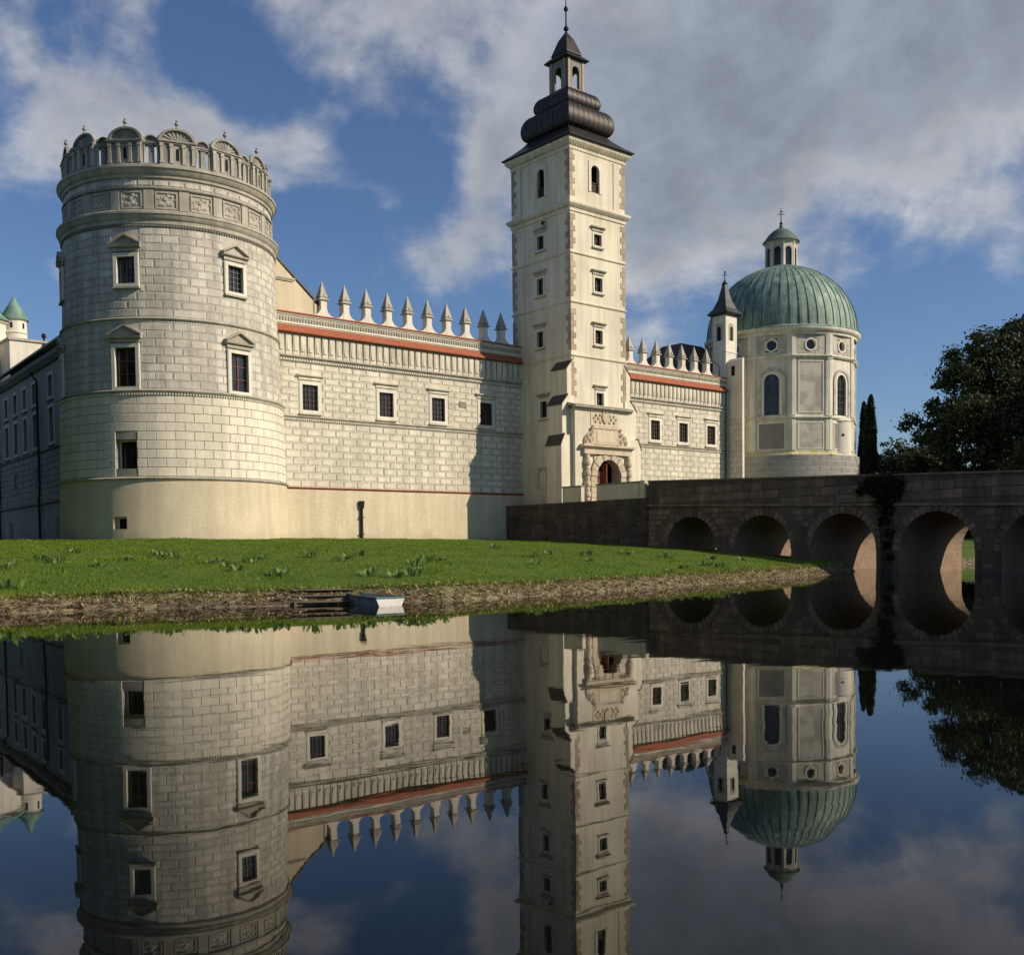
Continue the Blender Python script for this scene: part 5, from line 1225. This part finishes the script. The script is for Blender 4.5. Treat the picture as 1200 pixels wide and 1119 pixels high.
# ------------------------------------------------------------------ lawn, bank litter, weeds
def tri_mesh(name, P, U_, S, mtl):
    """P bases, U_ tips, S side half-widths"""
    n = len(P); V = np.stack([P-S, P+S, U_], 1).reshape(-1, 3); me = bpy.data.meshes.new(name); me.vertices.add(3*n); me.vertices.foreach_set('co', V.reshape(-1)); me.loops.add(3*n)
    me.loops.foreach_set('vertex_index', np.arange(3*n, dtype=np.int32)); me.polygons.add(n); me.polygons.foreach_set('loop_start', np.arange(0, 3*n, 3, dtype=np.int32)); me.update(calc_edges=True); me.materials.append(MATS[mtl]); me.validate(); return me
def lawn():
    n = 420000; x = rng.uniform(-6, 84, n); y = rng.uniform(30, 76, n)
    s = pond_sd(x, y); fwd = x*FWD[0]+y*FWD[1]; keep = (s > .9) & (rng.random(n) < np.clip(1.25-(fwd-34)/55, .22, 1)) & ~((x > 63.5) & (y > 57)) & (np.hypot(x-RC[0], y-RC[1]) > 8.4)
    lat = x*RGT[0]+y*RGT[1]; keep &= (lat > -.54*fwd) & (lat < .56*fwd)
    x, y = x[keep], y[keep]; z = height(x, y); n = len(x)
    h = (.03+.05*rng.random(n))*(1+1.0*np.clip(wob(x*.8, y*.8)+.6*wob(x*2.3+5, y*2.1), 0, 1.2)); P = np.stack([x, y, z-.01], -1); d = rng.normal(size=(n, 2))*.03
    a = rng.random(n)*6.283; S = np.stack([np.cos(a), np.sin(a), 0*a], -1)*(.012+.016*rng.random(n))[:, None]
    setting('lawn_grass', tri_mesh('lawn_grass', P, P+np.stack([d[:, 0], d[:, 1], h], -1), S, 'grass_blade'), 'stuff', 'short green mown grass on the castle lawn')
    n = 330000; x = rng.uniform(-6, 72, n); y = rng.uniform(30, 48, n); s = pond_sd(x, y); keep = (s > -.15) & (s < 1.5) & (rng.random(n) < .85); x, y = x[keep], y[keep]; z = height(x, y); n = len(x)
    P = np.stack([x, y, z-.01], -1); a = rng.random(n)*6.283; L_ = .08+.3*rng.random(n)**2; tip = P+np.stack([np.cos(a)*L_, np.sin(a)*L_, (.01+.12*rng.random(n)**2)], -1)
    S = np.stack([-np.sin(a), np.cos(a), 0*a], -1)*(.014+.028*rng.random(n))[:, None]
    setting('dry_bank_litter', tri_mesh('dry_bank_litter', P, tip, S, 'dry_grass'), 'stuff', 'dry straw and leaf litter along the water edge')
    n = 110000; x = rng.uniform(-6, 72, n); y = rng.uniform(30, 48, n); s = pond_sd(x, y)+.35*wob(x*1.3, y*1.1); keep = ((s > .9) & (s < 1.8)) | ((s > .1) & (s < .9) & (wob(x*.45+3, y*.4) > .25) & (rng.random(n) < .6)); x, y = x[keep], y[keep]; z = height(x, y); n = len(x)
    P = np.stack([x, y, z-.01], -1); h = .08+.16*rng.random(n)**2; d = rng.normal(size=(n, 2))*.06; a = rng.random(n)*6.283
    setting('edge_grass', tri_mesh('edge_grass', P, P+np.stack([d[:, 0], d[:, 1], h], -1), np.stack([np.cos(a), np.sin(a), 0*a], -1)*.018, 'grass_blade'), 'stuff', 'longer ragged grass fringe above the bank')
lawn()
def weeds():
    def mk(seed, mtl='weed_leaf', s=1.0):
        r = random.Random(seed); mb = MB(); n = r.randint(12, 20)
        for i in range(n):
            a = r.uniform(0, 6.28); q = r.uniform(0, .3)*s; L_ = r.uniform(.18, .42)*s; up = r.uniform(.7, 1.35); w = r.uniform(.05, .1)*s
            bx, by = q*math.cos(a), q*math.sin(a); dx, dy = math.cos(a)*math.cos(up), math.sin(a)*math.cos(up); dz = math.sin(up); sx, sy = -math.sin(a)*w, math.cos(a)*w
            p = [(bx, by, -.02), (bx+dx*L_*.5+sx, by+dy*L_*.5+sy, dz*L_*.55), (bx+dx*L_, by+dy*L_, dz*L_*.8), (bx+dx*L_*.5-sx, by+dy*L_*.5-sy, dz*L_*.55)]
            mb.face([p[0], p[1], p[2], p[3]])
        return mb.mesh('foliage', mtl)
    V = [mk(i) for i in range(6)]
    spots = [(48, 652), (58, 655), (66, 657), (84, 645), (5, 663), (14, 686), (188, 648), (198, 649), (205, 651), (155, 654), (248, 658), (258, 656), (268, 661), (276, 666), (297, 656), (308, 652), (120, 660), (330, 672), (365, 650), (398, 655), (408, 652),
             (425, 648), (432, 672), (465, 674), (482, 672), (487, 660), (494, 666), (497, 655), (515, 654), (580, 640), (625, 650), (645, 648), (688, 648), (690, 655), (628, 658), (735, 647), (778, 650), (785, 652), (800, 664), (832, 653), (828, 660), (848, 641), (856, 645), (868, 654), (845, 662), (785, 668)]
    marks = [((30, 69), 'leafy green weed clump on the lawn before the round tower'), ((47.8, 72), 'leafy green weed clump on the lawn before the short dark wall pipe'), ((20, 36), 'broad leaved weed clump on the bank above the landing steps and boat'),
             ((63, 62), 'green weed clump on the lawn below the gate terrace'), ((62, 46), 'green weed clump on the grass before the bridge arches'), ((27, 84), 'leafy weed clump on the lawn before the shaded wing'), ((14, 42), 'low weed clump on the western lawn above the straw bank'), ((40, 42), 'green weed clump on the open lawn between boat and bridge')]
    def weed_label(p): return min(marks, key=lambda m_: (m_[0][0]-p[0])**2+(m_[0][1]-p[1])**2)[1]
    for i, (px, py) in enumerate(spots):
        p = ground_at(px, py+3)
        if p is None: continue
        o = single('weed_clump', V[i % 6], weed_label(p), 'weed', (p[0], p[1], float(height(p[0], p[1]))-.03), random.uniform(0, 6.28), 'weed clumps scattered over the lawn')
        o.scale = (random.uniform(.9, 1.5),)*3
    p = (60.8, 75.2); single('pale_shrub', mk(77, 'pale_leaf', 1.1), 'small whitish plant at the foot of the shaded wall', 'plant', (*p, float(height(*p))-.02))
weeds()

def floating_leaves():
    n = 2600; x = rng.uniform(6, 70, n); y = rng.uniform(26, 45, n); s = pond_sd(x, y); k = (s < -.05) & (s > -3.5) & (rng.random(n) < np.exp(s/.8)); x, y = x[k], y[k]; n = len(x)
    P = np.stack([x, y, np.full(n, .006)], -1); a = rng.random(n)*6.283; l = .05+.08*rng.random(n)
    setting('floating_leaves', tri_mesh('floating_leaves', P, P+np.stack([np.cos(a)*l, np.sin(a)*l, .004*np.ones(n)], -1), np.stack([-np.sin(a), np.cos(a), 0*a], -1)*.03, 'dry_grass'), 'stuff', 'fallen leaves and straw floating along the shore')
floating_leaves()
# ------------------------------------------------------------------ boat and steps
def boat():
    T = Thing('rowing_boat', 'small flat rowing boat with white transom moored at the bank', 'boat', (20.6, 31.3, 0)); L_, W_ = 3.1, 1.12
    def sec(t):   # t 0 stern .. 1 bow
        w = W_/2*(1-.25*t-.55*max(0, t-.55)**1.3*2.0); return w, -.08+.04*t+.12*max(0, t-.7), .29+.07*t*t
    hull = MB(); inn = []; outr = []; N_ = 10
    for i in range(N_+1):
        t = i/N_; w, zb, zt = sec(t); y = L_*t; outr.append([(-w, y, zt), (-w*.86, y, (zb+zt)/2), (-w*.72, y, zb), (w*.72, y, zb), (w*.86, y, (zb+zt)/2), (w, y, zt)])
        inn.append([(-w+.05, y, zt), (-w*.72+.04, y, zb+.07), (w*.72-.04, y, zb+.07), (w-.05, y, zt)])
    hull.loft(outr, False, False, False); hull.loft(inn, False, False, False); hull.face(outr[-1]); 
    rot = R_(-6)
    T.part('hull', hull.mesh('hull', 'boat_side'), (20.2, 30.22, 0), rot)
    b = MB(); b.face([(x*1.0, y-.01, z) for x, y, z in outr[0]]); b.face([(x, y+.05, z) for x, y, z in outr[0]][::-1]); b.loft([[(x, -.01, z) for x, y, z in outr[0]], [(x, .05, z) for x, y, z in outr[0]]], True, False, False); T.part('transom', b.mesh('transom', 'boat_white'), (20.2, 30.22, 0), rot)
    b = MB()
    for s in (0, -1): b.tube([(r[s][0], r[s][1], r[s][2]) for r in outr], .035, 6)
    b.tube([outr[0][0], outr[0][-1]], .035, 6); b.tube([outr[-1][0], outr[-1][-1]], .035, 6); T.part('gunwale', b.mesh('gunwale', 'boat_rim'), (20.2, 30.22, 0), rot)
    b = MB(); b.tube([(0, L_-.1, .3), (.1, L_+.5, .32), (.25, L_+1.1, .62), (.3, L_+1.5, .66)], .018, 5); T.part('mooring_rope', b.mesh('mooring_rope', 'plank_wood'), (20.2, 30.22, 0), rot)
    for y in (.35, 1.4, 2.4):
        w = sec(y/L_)[0]-.04; b = MB(); b.box(-w, y, .17, w, y+.24, .2); T.part('thwart', b.mesh('thwart', 'plank_wood'), (20.2, 30.22, 0), rot)
boat()
def steps():
    T = Thing('landing_steps', 'weathered wooden landing steps in the bank beside the rowing boat', 'steps', (18.9, 34.2, 0)); d = Vector((2.0, -.95)).normalized(); nrm = Vector((-d.y, d.x)); o = Vector((18.2, 33.35)); rz = math.atan2(d.y, d.x)
    for k in range(3):
        b = MB(); b.box(0, 0, -.05, 2.15, .34, .0); q = o+nrm*(.42*k); T.part('tread', b.mesh('tread', 'plank_wood'), (q.x, q.y, .14+.20*k), rz)
        b = MB(); b.box(0, .3, -.22, 2.15, .335, -.052); T.part('riser', b.mesh('riser', 'plank_wood'), (q.x, q.y, .14+.20*k), rz)
    for x in (.04, 2.05):
        b = MB(); b.box(-.05, -.06, -.8, .05, .04, .16); q = o+d*x; T.part('post', b.mesh('post', 'plank_wood'), (q.x, q.y, .0), rz)
    b = MB(); b.box(-4.6, .05, -.14, -.1, .12, .1); q = o; single('edge_board', b.mesh('edge_board', 'plank_wood'), 'long thin timber board edging the bank beside the landing steps', 'board', (q.x, q.y, .04), rz-.03)
steps()
